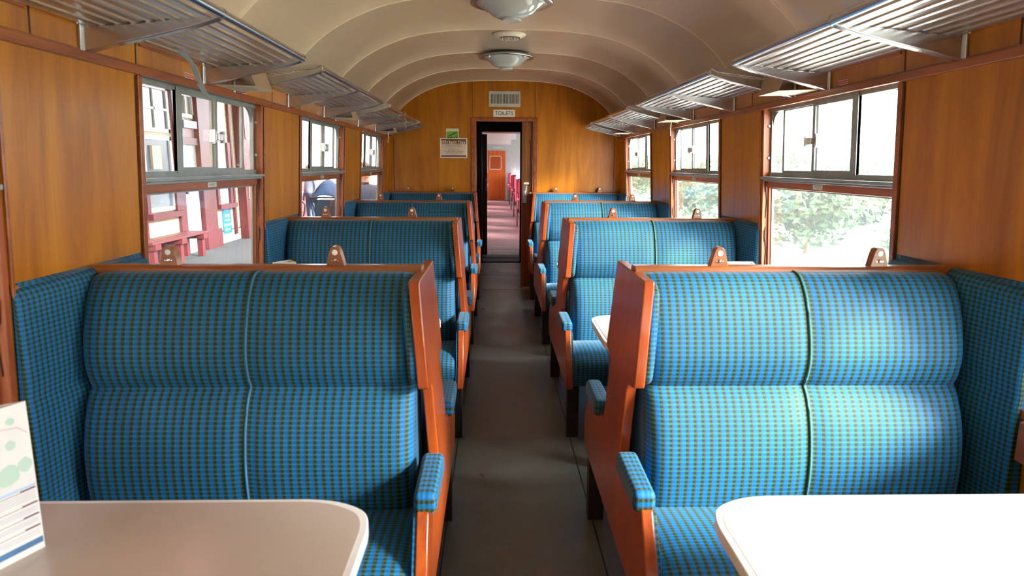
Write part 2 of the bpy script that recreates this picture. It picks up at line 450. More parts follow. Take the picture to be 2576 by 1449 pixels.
# door 1: frame, sliding leaf half open
d1 = struct(thing('door_1', None, None, (0, YE, 0)))
b = MB()
b.box(-.378, -.335, YE-.016, YE, 0, 1.978); b.box(.335, .378, YE-.016, YE, 0, 1.978); b.box(-.335, .335, YE-.016, YE, 1.955, 1.978)
b.build('door_frame', M_['trim_wood'], d1, bevel=.004)
b = MB(); b.box(-.335, -.322, YE-.01, YE+.06, 0, 1.955); b.box(.322, .335, YE-.01, YE+.06, 0, 1.955); b.box(-.322, .322, YE-.01, YE+.06, 1.942, 1.955)
b.build('door_lining', M_['post_wood'], d1)
b = MB(); b.box(.2, .322, YE+.012, YE+.05, .012, 1.94)
leaf = b.build('door_leaf', M_['door_wood'], d1, bevel=.003)
b = MB(); b.tube([(.302, YE+.012, 1.62), (.302, YE+.012, 1.32), (.298, YE+.012, 1.25), (.285, YE+.012, 1.215)], .006, 8); b.tube([(.302, YE+.012, 1.62), (.298, YE+.012, 1.70), (.285, YE+.012, 1.735)], .006, 8)
b.build('window_bead', M_['groove'], leaf)
b = MB(); b.box(.212, .262, YE+.004, YE+.013, 1.02, 1.225)
lk = b.build('lock_plate', M_['chrome'], leaf, bevel=.004)
b = MB(); b.tube([(.238, YE+.004, 1.18), (.238, YE-.012, 1.165), (.238, YE-.012, 1.11), (.24, YE+.004, 1.09)], .0075, 8); b.lathe([(.004, -.004), (.004, .001)], (.222, YE+.004, 1.05), 10, 'y')
b.build('door_handle', M_['chrome'], leaf)
b = MB(); b.box(.226, .285, YE+.010, YE+.0125, 1.236, 1.258); b.build('notice_plate', M_['card_white'], leaf)
b = MB(); b.box(.292, .366, YE-.020, YE-.0155, 1.128, 1.146); b.build('latch_strip', M_['zinc'], d1)
b = MB(); b.box(.215, .30, YE+.004, YE+.012, .012, .03); b.build('floor_guide', M_['zinc'], d1)

# ------------------------------------------------------------------ windows
def pane_frame(m2, side, y0, y1, z0, z1, o, w_, t_, rnd=False):
    m2.wbox(side, y0, y0+w_, z0, z1, o, o+t_); m2.wbox(side, y1-w_, y1, z0, z1, o, o+t_)
    m2.wbox(side, y0+w_, y1-w_, z0, z0+w_, o, o+t_); m2.wbox(side, y0+w_, y1-w_, z1-w_, z1, o, o+t_)
wi = 0
for side in (-1, 1):
    for a in wins:
        wi += 1; e = a + WINW
        root = struct(thing('window_%d' % wi, None, None, (WX(side, 1.2), a+WINW/2, ZS)))
        s_ = MB()    # timber surround: near strip, far post, sill, middle rail
        s_.wbox(side, a-.026, a, ZS-.03, ZT-.018, 0, .010)
        s_.wbox(side, e, e+.012, ZS-.03, ZT-.018, 0, .008)
        s_.wbox(side, a-.002, e+.002, ZS-.03, ZS, -.057, .018)
        s_.wbox(side, a, e-.03, 1.345, 1.385, -.055, -.022)
        s_.wbox(side, a, a+.012, ZS, ZT, -.057, 0)
        s_.build('surround', M_['trim_wood'], root, bevel=.003)
        p_ = MB(); p_.wbox(side, e-.022, e, ZS, ZT, -.057, -.0005); p_.wbox(side, e-.034, e-.022, ZS, 1.38, -.057, -.03)
        post = p_.build('jamb_post', M_['post_wood'], root, bevel=.002)
        k = MB()
        for zz in (1.50, 1.665): k.lathe([(.008, 0), (.007, side*-.0), (.005, .006)], (WX(side, zz, -.03), e-.028, zz), 10, 'y')
        k.build('stud', M_['frame_metal'], post)
        k = MB()
        for zz in (1.30, 1.03):
            x = WX(side, zz, -.012)
            k.tube([(x, e-.024, zz+.10), (x, e-.024, zz+.02), (x-side*.006, e-.026, zz+.085), (x+side*.012, e-.025, zz-.03), (x+side*.012, e-.024, zz-.12)], .0016, 6)
        k.build('blind_catch', M_['iron'], post)
        # metal ventilator frame, fixed outer lights and two sliding lights
        fr = MB()
        fr.wbox(side, a+.012, e-.022, 1.735, 1.775, -.057, -.03)
        fr.wbox(side, a+.012, e-.022, 1.388, 1.425, -.057, -.03)
        fr.wbox(side, e-.04, e-.022, 1.425, 1.735, -.057, -.038)
        fr.wbox(side, a+.012, a+.03, 1.425, 1.735, -.057, -.038)
        # rounded upper far and near corners
        for yc, sg in ((e-.04, -1), (a+.03, 1)):
            R = .085; pl = [(yc, 1.735)] + [(yc+sg*(R-R*math.cos(t)), 1.735-R+R*math.sin(t)) for t in [q*PI/2/8 for q in range(9)]]
            fr.prism(pl, lambda p, q: (WX(side, q, -.056), p, q), lambda p, q: (WX(side, q, -.044), p, q))
        fo = fr.build('ventilator_frame', M_['frame_metal'], root)
        sh = MB(); sh.wbox(side, a+.005, e-.005, 1.388, 1.402, -.03, .008); sh.wbox(side, a+.005, e-.005, 1.378, 1.388, -.03, -.002)
        sh.build('drip_shelf', M_['frame_metal'], root, bevel=.002)
        for (y0, y1, o_) in ((a+.315, a+.70, -.040), (a+.665, a+1.035, -.050)):
            m2 = MB(); pane_frame(m2, side, y0, y1, 1.415, 1.75, o_, .024 if y0 < a+.5 else .02, .012)
            if y0 < a+.5: m2.wbox(side, y0, y0+.045, 1.415, 1.75, o_, o_+.014)
            sl = m2.build('sliding_light', M_['frame_metal'], root)
            m2 = MB(); m2.wbox(side, y0+.02, y1-.02, 1.43, 1.735, o_+.004, o_+.007); m2.build('pane', M_['glass'], sl)
        yh = a+.68    # finger grip on the meeting stile
        m2 = MB(); m2.wbox(side, yh-.012, yh+.012, 1.54, 1.605, -.04, -.026)
        m2.wbox(side, yh-.052, yh-.012, 1.556, 1.59, -.034, -.022); m2.wbox(side, yh-.056, yh-.050, 1.545, 1.60, -.034, -.008)
        m2.wbox(side, yh+.018, yh+.05, 1.556, 1.588, -.034, -.02); m2.wbox(side, yh+.05, yh+.056, 1.545, 1.60, -.034, -.004)
        m2.build('grip', M_['chrome'], root, bevel=.003)
        m2 = MB(); m2.wbox(side, a+.03, a+.33, 1.425, 1.735, -.054, -.052); m2.wbox(side, a+1.02, e-.04, 1.425, 1.735, -.054, -.052); m2.build('pane', M_['glass'], root)
        m2 = MB(); m2.wbox(side, a+.012, e-.034, ZS, 1.35, -.054, -.051); m2.build('lower_pane', M_['glass'], root)
        m2 = MB(); m2.wbox(side, a+.012, e-.034, 1.338, 1.346, -.055, -.045); m2.wbox(side, e-.040, e-.034, ZS, 1.346, -.055, -.045); m2.wbox(side, a+.012, a+.02, ZS, 1.346, -.055, -.045)
        m2.build('glazing_bead', M_['frame_metal'], root)
        m2 = MB(); m2.wbox(side, a+.57, a+.66, 1.352, 1.374, -.022, -.0195); pl_ = m2.build('instruction_plate', M_['zinc'], root)
        xx = WX(side, 1.363, -.0190)
        m2 = MB()
        for q in range(3): m2.wbox(side, a+.582, a+.648-.008*q, 1.3685-.0055*q, 1.3700-.0055*q, -.0195, -.0190)
        m2.build('lettering', M_['grey_text'], pl_)

# ------------------------------------------------------------------ bench seats
def px_out(z): return .268 + max(0, z-.5)*.075 if z > .5 else .268 + (.5-z)*.03
BP = [(.235, .43), (.25, .50), (.255, .60), (.238, .70), (.205, .775), (.172, .813), (.188, .845), (.198, .905), (.182, .98), (.148, 1.06), (.112, 1.108), (.078, 1.132), (.040, 1.136)]
def crease(pts, k=5):
    i = 5; return smooth_prof(pts[:i+1], k)[:-1] + smooth_prof(pts[i:], k)
bp = crease(BP)
arc = [0]
for p, q in zip(bp, bp[1:]): arc.append(arc[-1] + math.hypot(q[0]-p[0], q[1]-p[1]))
SP = [(.16, .452), (.3, .470), (.42, .476), (.52, .468), (.565, .452), (.588, .425), (.592, .38), (.585, .33), (.575, .300), (.5, .296), (.16, .296)]
sps = smooth_prof(SP[:9], 4) + SP[9:]
def make_bench(side, loc, label, group, facing=(1, -1), cross=False, single=False):
    """facing +1 = the seat facing the camera (towards -Y). X given as distance from the coach centre line."""
    X0, X1 = .338, 1.292
    root = thing('train_bench_seat', label, 'seat', loc, group)
    L = Vector(loc)
    def pt(x, a, z): return (side*x, L.y - a, z)
    # end panel
    half = [(.205, 1.135), (.212, 1.12), (.235, .838), (.232, .826), (.148, .812), (.142, .79), (.150, .58), (.466, .578), (.478, .565), (.572, .435), (.598, .295), (.590, .286)]
    if single: poly = [(a, z) for a, z in half] + [(-.03, .286), (-.03, 1.135)]
    else: poly = [(a, z) for a, z in half] + [(-a, z) for a, z in half[::-1]]
    b = MB(); b.prism(poly, lambda p, q: pt(px_out(q), p, q), lambda p, q: pt(px_out(q)+.032, p, q))
    b.build('end_panel', M_['bench_wood'], root, bevel=.005)
    # top rail, rounded
    rr = [(.034, 1.118), (.036, 1.130), (.033, 1.142), (.024, 1.149), (-.024, 1.149), (-.033, 1.142), (-.036, 1.130), (-.034, 1.118)]
    if single: rr = [(a+.0, z) for a, z in rr]
    b = MB(); b.prism(rr, lambda p, q: pt(.328, p, q), lambda p, q: pt(1.338, p, q))
    b.build('top_rail', M_['rail_wood'], root, bevel=.002)
    # core board between the two backs
    b = MB(); b.prism([(.04, .30), (.04, 1.12), (-.03, 1.12), (-.03, .30)], lambda p, q: pt(X0, p, q), lambda p, q: pt(1.33 if q > .6 else 1.33, p, q)); b.build('back_board', M_['bench_wood'], root)
    xm = (X0+X1)/2 + .003
    for fs in facing:
        nx = 44; us = [X0 + (X1-X0)*i/nx for i in range(nx+1)]; us = sorted(us + [X0+.006, X1-.006, X0+.013, X1-.013])
        def infl(x):
            e = min(x-X0, X1-x); k1 = 1-math.exp(-(e/.014)); k2 = 1-.6*math.exp(-((x-xm)/.03)**2); return min(k1, 1)*.9+.1, k2
        def fn(u, j):
            a, z = bp[int(j)]; k1, k2 = infl(u)
            a2 = .045 + (a-.045)*(.72+.28*k1) - .012*(1-k2)
            top = max(0, (z-1.05)/.09)
            return pt(u, fs*a2, z - .010*(1-k1)*top)
        b = MB(); b.grid(fn, us, list(range(len(bp))), lambda u, j: (u, arc[int(j)]))
        n_ = len(bp)
        # closed ends
        for u in (X0, X1):
            ring = [fn(u, j) for j in range(n_)] + [pt(u, fs*.04, 1.13), pt(u, fs*.04, .43)]
            i0 = b.add(ring); b.face(range(i0, i0+len(ring)), [(-(L.y-p[1])*1.0, p[2]) for p in ring])
        bk = b.build('back_cushion', M_['fabric'], root, smooth=True)
        pts = [fn(xm, j) for j in range(n_)]
        pts = [(x, y-fs*.003, z+.001) for x, y, z in pts]
        b = MB(); b.tube(pts, .0038, 8); b.build('piping', M_['piping' if side < 0 else 'piping_green'], bk, smooth=True)
        # seat cushion
        sa = [0]
        for p, q in zip(sps, sps[1:]): sa.append(sa[-1]+math.hypot(q[0]-p[0], q[1]-p[1]))
        XS0, XS1 = .318, 1.30
        us2 = [XS0 + (XS1-XS0)*i/36 for i in range(37)]
        def fs_(u, j):
            a, z = sps[int(j)]; e = min(u-XS0, XS1-u); k = min(1, 1-math.exp(-e/.03)); k2 = math.exp(-((u-xm)/.02)**2)
            z2 = z + (.012*k - .012 - .006*k2 if z > .40 else 0)
            a2 = a - (.012*(1-k) if a > .5 else 0)
            return pt(u, fs*a2, z2)
        b = MB(); b.grid(fs_, us2, list(range(len(sps))), lambda u, j: (u, sa[int(j)]))
        for u in (XS0, XS1):
            i0 = b.add([fs_(u, j) for j in range(len(sps))]); b.face(range(i0, i0+len(sps)), [(p[1], p[2]) for p in b.v[i0:]])
        b.build('seat_cushion', M_['fabric'], root, smooth=True)
        # padded ear inside the end panel
        ea = [(.085, 1.115), (.14, 1.12), (.185, 1.10), (.205, 1.04), (.225, .90), (.223, .84), (.19, .825), (.085, .825)]
        def in_(z): return px_out(z)+.032
        b = MB(); b.prism(ea, lambda p, q: pt(in_(q)-.004, fs*p, q), lambda p, q: pt(in_(q)+.026, fs*p, q))
        b.build('wing_pad', M_['fabric'], root, bevel=.014, seg=4)
        # fabric trim strip on the inner edge of the lower end panel
        st = [(.16, .57), (.462, .57), (.474, .56), (.568, .434), (.592, .30), (.16, .30)]
        b = MB(); b.prism(st, lambda p, q: pt(in_(q)-.002, fs*p, q), lambda p, q: pt(in_(q)+.010, fs*p, q))
        b.build('side_lining', M_['fabric'], root, bevel=.003)
        # window-side padded wing
        def wfn(a, z):
            k = math.exp(-((z-.835)/.022)**2); e = max(0, a-.36)/.07
            bul = .008*math.sin(min(1, max(0, (z-.84)/.30))*PI) if z > .835 else .008*math.sin(min(1, max(0, (z-.45)/.385))*PI)
            xf = 1.298 + .034*max(0, a-.08)/.24 - bul*max(0, 1-a/.33) + .010*k*max(.3, 1-a/.36) + .006*max(0, (a-.325)/.01) + (.02*max(0, (z-1.12)/.027)**2)
            return pt(xf, fs*a, z - .016*max(0, z-.9)/.24*a/.33)
        aa = [.02+.305*i/18 for i in range(19)] + [.330, .335]
        zz = [.44+.695*i/34 for i in range(35)] + [1.143, 1.147]
        b = MB(); b.grid(wfn, aa, zz, lambda u, v: (u*1.35, v))
        # back, top and front closing faces
        def wl(a, z): return pt(1.330-.058*(z-HC)-.001, fs*a, z)
        for i in range(len(zz)-1):
            q = [wfn(aa[-1], zz[i]), wl(aa[-1], zz[i]), wl(aa[-1], zz[i+1]), wfn(aa[-1], zz[i+1])]
            i0 = b.add(q); b.face(range(i0, i0+4), [(0, zz[i]), (.03, zz[i]), (.03, zz[i+1]), (0, zz[i+1])])
        for i in range(len(aa)-1):
            q = [wfn(aa[i], zz[-1]), wl(aa[i], zz[-1]), wl(aa[i+1], zz[-1]), wfn(aa[i+1], zz[-1])]
            i0 = b.add(q); b.face(range(i0, i0+4), [(aa[i], 0), (aa[i], .03), (aa[i+1], .03), (aa[i+1], 0)])
        b.build('window_wing', M_['fabric'], root, smooth=True)
        # arm pad
        def ax(p, nn):
            q = Vector(p); a = fs*(L.y-q.y)
            if abs(nn.x) > .7: return (q.z, a) if not cross else (a, q.z)
            if cross: return (a*.9+q.z, q.x)
            return (q.x, a + q.z)
        b = MB(); z0, z1 = .566, .627
        b.hexa([pt(.251, fs*.205, z0), pt(.318, fs*.205, z0), pt(.316, fs*.462, z0), pt(.253, fs*.462, z0), pt(.253, fs*.205, z1), pt(.316, fs*.205, z1), pt(.314, fs*.462, z1-.002), pt(.255, fs*.462, z1-.002)])
        ap = b.build('arm_pad', M_['fabric'], root, bevel=.017, seg=5, uvaxis=ax)
        for xx in (.283, 1.245):
            b = MB(); b.box(side*xx, side*(xx+.064), L.y-fs*.485, L.y-fs*.545, 0, .30)
            b.build('leg', M_['black'], root, bevel=.003)
    # seat-number brackets on the rail
    for x in (.594, 1.098):
        tp = [(-.028, 1.148), (-.0165, 1.194), (-.013, 1.203), (-.006, 1.208), (.006, 1.208), (.013, 1.203), (.0165, 1.194), (.028, 1.148)]
        a_ = .016
        b = MB(); b.prism(tp, lambda p, q: pt(x+side*p, a_, q), lambda p, q: pt(x+side*p, -a_, q))
        nb = b.build('seat_number_bracket', M_['rail_wood'], root, bevel=.0015)
        fq = facing if not single else (1,)
        MB().lathe([(.0085, 0), (.0085, -.0018), (.0065, -.0022)], (side*x, L.y-a_, 1.190), 20, 'y').build('number_disc', M_['white'], nb)
        MB().lathe([(.0055, 0), (.0055, -.003), (.003, -.0062)], (side*x, L.y-a_, 1.166), 12, 'y').build('knob', M_['chrome'], nb)
        for dx in (-.0095, .0095): MB().lathe([(.003, 0), (.0022, -.002)], (side*x+dx, L.y-a_, 1.165), 8, 'y').build('screw', M_['chrome'], nb)
    return root
near_lab = {(-1, 0): 'double-sided blue check train seat nearest the camera, left of the aisle, behind the beige table',
            (-1, 1): 'blue check train seat left of the aisle, second row, a guide leaflet standing before it',
            (-1, 2): 'blue check train seat left of the aisle, third row from the camera',
            (1, 0): 'double-sided blue check train seat nearest the camera, right of the aisle, brightly lit',
            (1, 1): 'blue check train seat right of the aisle, second row, a white table corner before it',
            (1, 2): 'blue check train seat right of the aisle, third row from the camera'}
BG = 'blue check bench seats either side of the aisle'
for side in (-1, 1):
    sx = side*.82
    b0 = make_bench(side, (sx, 2.02, 0), near_lab[(side, 0)], BG, cross=True)
    b1 = make_bench(side, (sx, 3.90, 0), near_lab[(side, 1)], BG)
    b2 = dup(b1, (sx, 5.78, 0), near_lab[(side, 2)])
    b3 = make_bench(side, (sx, 7.625, 0), 'single blue check seat against the end bulkhead, ' + ('left of the doorway under the notices' if side < 0 else 'right of the doorway'), BG, facing=(1,), single=True)

# ------------------------------------------------------------------ tables and leaflets
def make_table(side, y, label):
    root = thing('table', label, 'table', (side*.85, y, 0), 'fold-over tables between the facing seats')
    def outl(g):
        h = [(.320-g, 1.362), (.320-g, .53+g*.3), (.312-g, .475+g*.6), (.290-g, .425+g*.8), (.262-g*.8, .392+g), (.225-g*.5, .377+g), (.18, .371+g)]
        h = h[:1] + smooth_prof(h[1:], 3)
        return [(a, x) for a, x in h] + [(-a, x) for a, x in h[::-1]]
    def at(z): return lambda p, q: (side*q, y-p, z)
    b = MB(); b.prism(outl(0), at(.672), at(.702)); b.build('edging', M_['table_edge'], root, bevel=.004, seg=3)
    b = MB(); b.prism(outl(.016), at(.7015), at(.7032)); b.build('tabletop', M_['table_top'], root)
    b = MB(); b.box(side*.42, side*1.35, y-.03, y+.03, .62, .672); b.build('bearer', M_['lilac'], root, bevel=.004)
    b = MB(); b.prism([(.0, .62), (.16, .62), (.12, .50), (.10, 0), (.02, 0)], lambda p, q: (side*(.43+p), y-.02, q), lambda p, q: (side*(.43+p), y+.02, q)); b.build('leg', M_['bench_wood'], root, bevel=.004)
    b = MB(); b.prism([(-.004, .62), (.164, .62), (.124, .50), (.012, .50)], lambda p, q: (side*(.43+p), y-.024, q), lambda p, q: (side*(.43+p), y+.024, q)); b.build('leg_collar', M_['lilac'], root, bevel=.002)
    b = MB(); b.wbox(side, y-.26, y+.26, .64, .672, -.002, .03); b.build('wall_bracket', M_['lilac'], root)
    return root
TY = [1.08, 2.96, 4.84, 6.66]
tl = {(-1, 0): 'beige laminate table in the left foreground with a tall leaflet standing on it', (1, 0): 'white laminate table blown bright in the right foreground',
      (-1, 1): 'table behind the nearest left-hand seat carrying the guide leaflet', (1, 1): 'white table whose rounded corner pokes out behind the nearest right-hand seat'}
for side in (-1, 1):
    for i, y in enumerate(TY):
        make_table(side, y, tl.get((side, i), 'white laminate table in the %s bay on the %s, mostly behind seats' % (('third', 'last')[i-2] if i > 1 else '', 'left' if side < 0 else 'right')))

def make_leaflet(loc, ang, label, name='leaflet', detailed=True, spread=.9, wide=.105):
    """standing folded leaflet: three leaves joined in a triangle; first leaf runs from loc in direction ang"""
    root = thing(name, label, 'leaflet', loc, None)
    H = .305; W = wide; z0 = loc[2]
    p0 = Vector(loc); d = Vector((math.cos(ang), math.sin(ang), 0)); p1 = p0 + d*W
    d2 = Vector((math.cos(ang+spread), math.sin(ang+spread), 0)); p2 = p0 + d2*W
    nrm = Vector((d.y, -d.x, 0))
    if nrm.dot(Vector((CAMX, 0, 0)) - p0) < 0: nrm = -nrm
    t = .0007
    for q0, q1, nm in ((p0, p1, 'front_leaf'), (p0, p2, 'inner_leaf'), (p2, p1, 'back_leaf')):
        dd = (q1-q0).normalized(); nn = Vector((dd.y, -dd.x, 0))*t
        b = MB(); b.hexa([q0-nn, q1-nn, q1+nn, q0+nn] + [v+Vector((0, 0, H)) for v in (q0-nn, q1-nn, q1+nn, q0+nn)])
        lf = b.build(nm, M_['card_white'], root)
        if nm == 'front_leaf': front = lf
    if detailed:
        def q(mat, u0, u1, v0, v1, off=.0012, nm='print', pts=None):
            b = MB()
            P = pts or [(u0, v0), (u1, v0), (u1, v1), (u0, v1)]
            b.prism(P, lambda u, v: tuple(p0 + d*(u*W) + Vector((0, 0, v*H)) + nrm*(off-.0004)), lambda u, v: tuple(p0 + d*(u*W) + Vector((0, 0, v*H)) + nrm*off))
            return b
        b = q(M_['sky_print'], .02, .98, .44, .455); b.build('print', M_['sky_print'], front)
        rnd = random.Random(3)
        b = MB()
        for (cu, cv, r1) in ((.15, .60, .11), (.45, .56, .16), (.8, .62, .1), (.75, .72, .12), (.35, .75, .07), (.9, .88, .08), (.3, .9, .06)):
            pts = [(min(.97, max(.03, cu+r1*(1+.5*rnd.random())*math.cos(t2))), cv+r1*.33*(1+.5*rnd.random())*math.sin(t2)) for t2 in [k*2*PI/11 for k in range(11)]]
            b2 = q(None, 0, 0, 0, 0, .0013, pts=pts); i0 = len(b.v); b.v += b2.v; b.f += [[k+i0 for k in f] for f in b2.f]; b.uv += b2.uv
        b.build('map_print', M_['map_green'], front)['kind'] = 'stuff'
        b = MB()
        path = [(.62, .99), (.60, .93), (.52, .87), (.40, .86), (.2, .85), (.05, .80)]
        b.tube([p0 + d*(u*W) + Vector((0, 0, v*H)) + nrm*.0012 for u, v in path], .0008, 6); b.build('route_line', M_['pink_print'], front)
        b = MB()
        for v in (.425, .325, .245, .165):
            for (u0, u1, hh) in ((.02, .98, .0025), (.04, .30, .010), (.75, .98, .010) if v in (.425, .165) else (.03, .12, .008)):
                b2 = q(None, u0, u1, v, v+hh, .0014); i0 = len(b.v); b.v += b2.v; b.f += [[k+i0 for k in f] for f in b2.f]; b.uv += b2.uv
        b.build('purple_rules', M_['purple_print'], front)
        b = MB()
        for v in (.405, .39, .375, .36, .30, .287, .274, .222, .21, .198, .14, .127, .114):
            u1 = .9-.25*rnd.random(); b2 = q(None, .05, u1, v, v+.0045, .0012); i0 = len(b.v); b.v += b2.v; b.f += [[k+i0 for k in f] for f in b2.f]; b.uv += b2.uv
        b.build('text_lines', plain('faint_grey_ink', srgb(196, 196, 200), .6), front)
        q(None, .02, .98, .045, .085, .0013).build('blue_band', M_['map_blue'], front)
    return root, front, d, nrm
ZT_ = .7034
make_leaflet((-1.0005, 1.214, ZT_), math.atan2(-.105, -.045), 'tall folded map leaflet standing on the near left table', spread=-.5)
r2, fr2, d_, n_ = make_leaflet((-1.130, 3.02, ZT_), .12, 'guide leaflet just showing above the nearest left seat rail', detailed=False, spread=.9)
text_mesh('HERITAGE LINE GUIDE', .0095, M_['ink'], fr2, Vector((-1.130, 3.02, ZT_)) + d_*.052 + n_*.0016 + Vector((0, 0, .288)), d_, (0, 0, 1), sx=.86)
make_leaflet((.955, 3.07, ZT_), .02, 'open white folded leaflet showing above the nearest right seat rail', detailed=False, spread=-.55, wide=.17)

# ------------------------------------------------------------------ luggage racks
def make_rack(side, y0, y1, brs, label):
    root = thing('luggage_rack', label, 'luggage rack', (side*1.29, (y0+y1)/2, 1.80), 'aluminium luggage racks above the windows')
    TX, TZ = .903, 1.886
    b = MB(); b.tube([(side*TX, y0, TZ), (side*TX, y1, TZ)], .0145, 16); b.build('front_tube', M_['rack_metal'], root, smooth=True).modifiers.new('e', 'EDGE_SPLIT')
    b = MB()
    ns = 8
    for k in range(ns):
        xc = 1.272 - k*.0455; zc = 1.846 + (1.272-xc)/(1.272-TX)*.030
        w_ = .0188; th = .0022
        P = [(xc-w_, zc+.0025), (xc-w_*.6, zc+.0004), (xc+w_*.6, zc+.0004), (xc+w_, zc+.0025), (xc+w_, zc+.004), (xc-w_, zc+.004)]
        b.prism(P, lambda p, q: (side*p, y0+.004, q), lambda p, q: (side*p, y1-.004, q))
    b.build('slat_panel', M_['slat_metal'], root)
    for yb in brs:
        hw = .016
        b = MB()
        arm = [(1.303, 1.775), (1.295, 1.773), (1.22, 1.792), (1.10, 1.818), (.98, 1.846), (.915, 1.866), (.895, 1.876), (.893, 1.893), (.90, 1.897), (1.0, 1.872), (1.15, 1.854), (1.26, 1.846), (1.303, 1.862)]
        b.prism(arm, lambda p, q: (side*p, yb-hw, q), lambda p, q: (side*p, yb+hw, q))
        bo = b.build('bracket', M_['rack_metal'], root, bevel=.011, seg=4)
        b = MB(); b.wbox(side, yb-.026, yb+.026, 1.772, 1.864, .001, .010); b.build('foot_plate', M_['rack_metal'], bo, bevel=.003)
        b = MB(); b.lathe([(.0165, -.004), (.0165, .004)], (side*TX, yb, TZ), 18, 'y'); b.build('collar', M_['rack_metal'], bo, smooth=False)
    # dished end plate at the near end
    b = MB(); b.prism([(1.29, 1.85), (1.1, 1.865), (.93, 1.885), (.90, 1.90), (.93, 1.905), (1.1, 1.885), (1.29, 1.885)], lambda p, q: (side*p, y0-.004, q), lambda p, q: (side*p, y0+.002, q))
    b.build('end_plate', M_['rack_metal'], root, bevel=.001)
    return root
rk = [(1.10, 2.875, (1.24, 2.05, 2.862)), (3.165, 4.805, (3.18, 3.985, 4.79)), (5.11, 6.785, (5.125, 5.95, 6.77)), (7.05, 7.60, (7.065, 7.585))]
nm_ = ['nearest the camera', 'second from the camera', 'third from the camera', 'short one against the end wall']
for side in (-1, 1):
    for (y0, y1, br), t in zip(rk, nm_): make_rack(side, y0, y1, br, 'slatted aluminium luggage rack on the %s, %s' % ('left' if side < 0 else 'right', t))
    for i, yc in enumerate((3.02, 4.965, 6.91)):
        root = thing('hanging_card', 'bent advertising card in the gap between racks on the %s, %s along' % ('left' if side < 0 else 'right', ('first', 'second', 'third')[i]), 'card', (side*1.22, yc, 1.785), 'bent cards between the luggage racks')
        b = MB(); b.hexa([(side*x, y, z) for x, y, z in ((1.125, yc-.09, 1.778), (1.300, yc-.11, 1.783), (1.300, yc+.13, 1.783), (1.125, yc+.13, 1.778), (1.125, yc-.09, 1.7795), (1.300, yc-.11, 1.7845), (1.300, yc+.13, 1.7845), (1.125, yc+.13, 1.7795))])
        bo = b.build('lower_flap', M_['cream_card'], root)
        b = MB(); 
        for q in range(3): b.box(side*1.15, side*(1.27-.02*q), yc-.05+.05*q, yc-.044+.05*q, 1.7775, 1.7779)
        b.build('text_lines', M_['grey_text'], bo)
        b = MB(); b.hexa([(side*x, y, z) for x, y, z in ((1.123, yc-.09, 1.778), (1.1245, yc-.09, 1.778), (1.1245, yc+.13, 1.778), (1.123, yc+.13, 1.778), (1.165, yc-.09, 1.90), (1.1665, yc-.09, 1.90), (1.1665, yc+.13, 1.90), (1.165, yc+.13, 1.90))])
        b.build('upper_flap', M_['kraft'], root)
# a grey strap hanging off the nearest left rack, and cords
root = thing('hanging_strap', 'pale blue-grey strap hanging from the nearest left luggage rack', 'strap', (-1.18, 2.45, 1.85))
b = MB(); w_ = .016
pth = [(-1.235, 2.38, 1.858), (-1.205, 2.44, 1.845), (-1.185, 2.49, 1.80), (-1.178, 2.52, 1.74), (-1.17, 2.55, 1.69)]
for p, q in zip(pth, pth[1:]):
    b.hexa([(p[0]-w_, p[1], p[2]), (p[0]+w_*.4, p[1], p[2]), (p[0]+w_*.4, p[1]+.004, p[2]), (p[0]-w_, p[1]+.004, p[2]), (q[0]-w_*.5, q[1], q[2]), (q[0]+w_*.4, q[1], q[2]), (q[0]+w_*.4, q[1]+.004, q[2]), (q[0]-w_*.5, q[1]+.004, q[2])])
b.build('strap_band', plain('blue_grey_strap', srgb(156, 172, 184), .4), root)
for side, y, lab in ((1, 5.02, 'thin pale string hanging below the second card on the right'), (-1, 7.0, 'thin pale string hanging below the last card on the left')):
    x = side*1.21
    tag(MB().tube([(x, y, 1.777), (x+side*.01, y+.05, 1.73), (x+side*.02, y+.08, 1.68)], .003, 6).build('hanging_string', M_['cream_card']), lab, 'string')
for side, y, ylo in ((-1, 6.2, 0), (1, 5.5, 0)):
    x = side*(.93)
    tag(MB().tube([(x, y, 1.866), (x+.01, y, 1.84), (x-.006, y+.01, 1.815), (x+.008, y, 1.80), (x, y, 1.77)], .002, 6).build('hanging_string', M_['card_white']), 'thin white string looped from the %s luggage rack over the third row' % ('left' if side < 0 else 'right'), 'string')
# red stickers on the frieze
for side, ys in ((-1, (2.724, 3.292, 4.64, 5.20, 6.62)), (1, (2.742, 3.32, 4.682, 5.24, 6.62))):
    for i, y in enumerate(ys):
        root = MB().wbox(side, y-.036, y+.036, 1.784, 1.802, 0, .0018).build('red_sticker', M_['card_white'], origin=(WX(side, 1.79), y, 1.793))
        tag(root, 'small red safety sticker over the %s windows, %s from the camera' % ('left' if side < 0 else 'right', ('first', 'second', 'third', 'fourth', 'fifth')[i]), 'sticker', 'red stickers over the windows')
        MB().wbox(side, y-.034, y+.034, 1.786, 1.800, .0018, .0022).build('red_field', M_['red_sticker'], root)
        b = MB(); rr_ = random.Random(i)
        yy = y-.028
        while yy < y+.026:
            wd = .002+.003*rr_.random(); b.wbox(side, yy, yy+wd*.6, 1.7915, 1.794+.002*rr_.random(), .0022, .0026); yy += wd+.0022
        b.build('lettering', M_['card_white'], root)

root = thing('wall_fitting', 'small rounded white and brown fitting on the wall beside the nearest right-hand seat', 'fitting', (1.33, 1.62, .65))
b = MB(); b.box(1.33, 1.366, 1.48, 1.665, .66, .775); b.build('body', M_['trim_wood'], root, bevel=.006)
b = MB(); pr = [(1.48, .70), (1.58, .70), (1.615, .72), (1.632, .75), (1.632, .785), (1.62, .80), (1.48, .80)]
b.prism(pr, lambda p, q: (1.32, p, q), lambda p, q: (1.352, p, q)); b.build('cover', M_['white'], root, bevel=.008, seg=3)
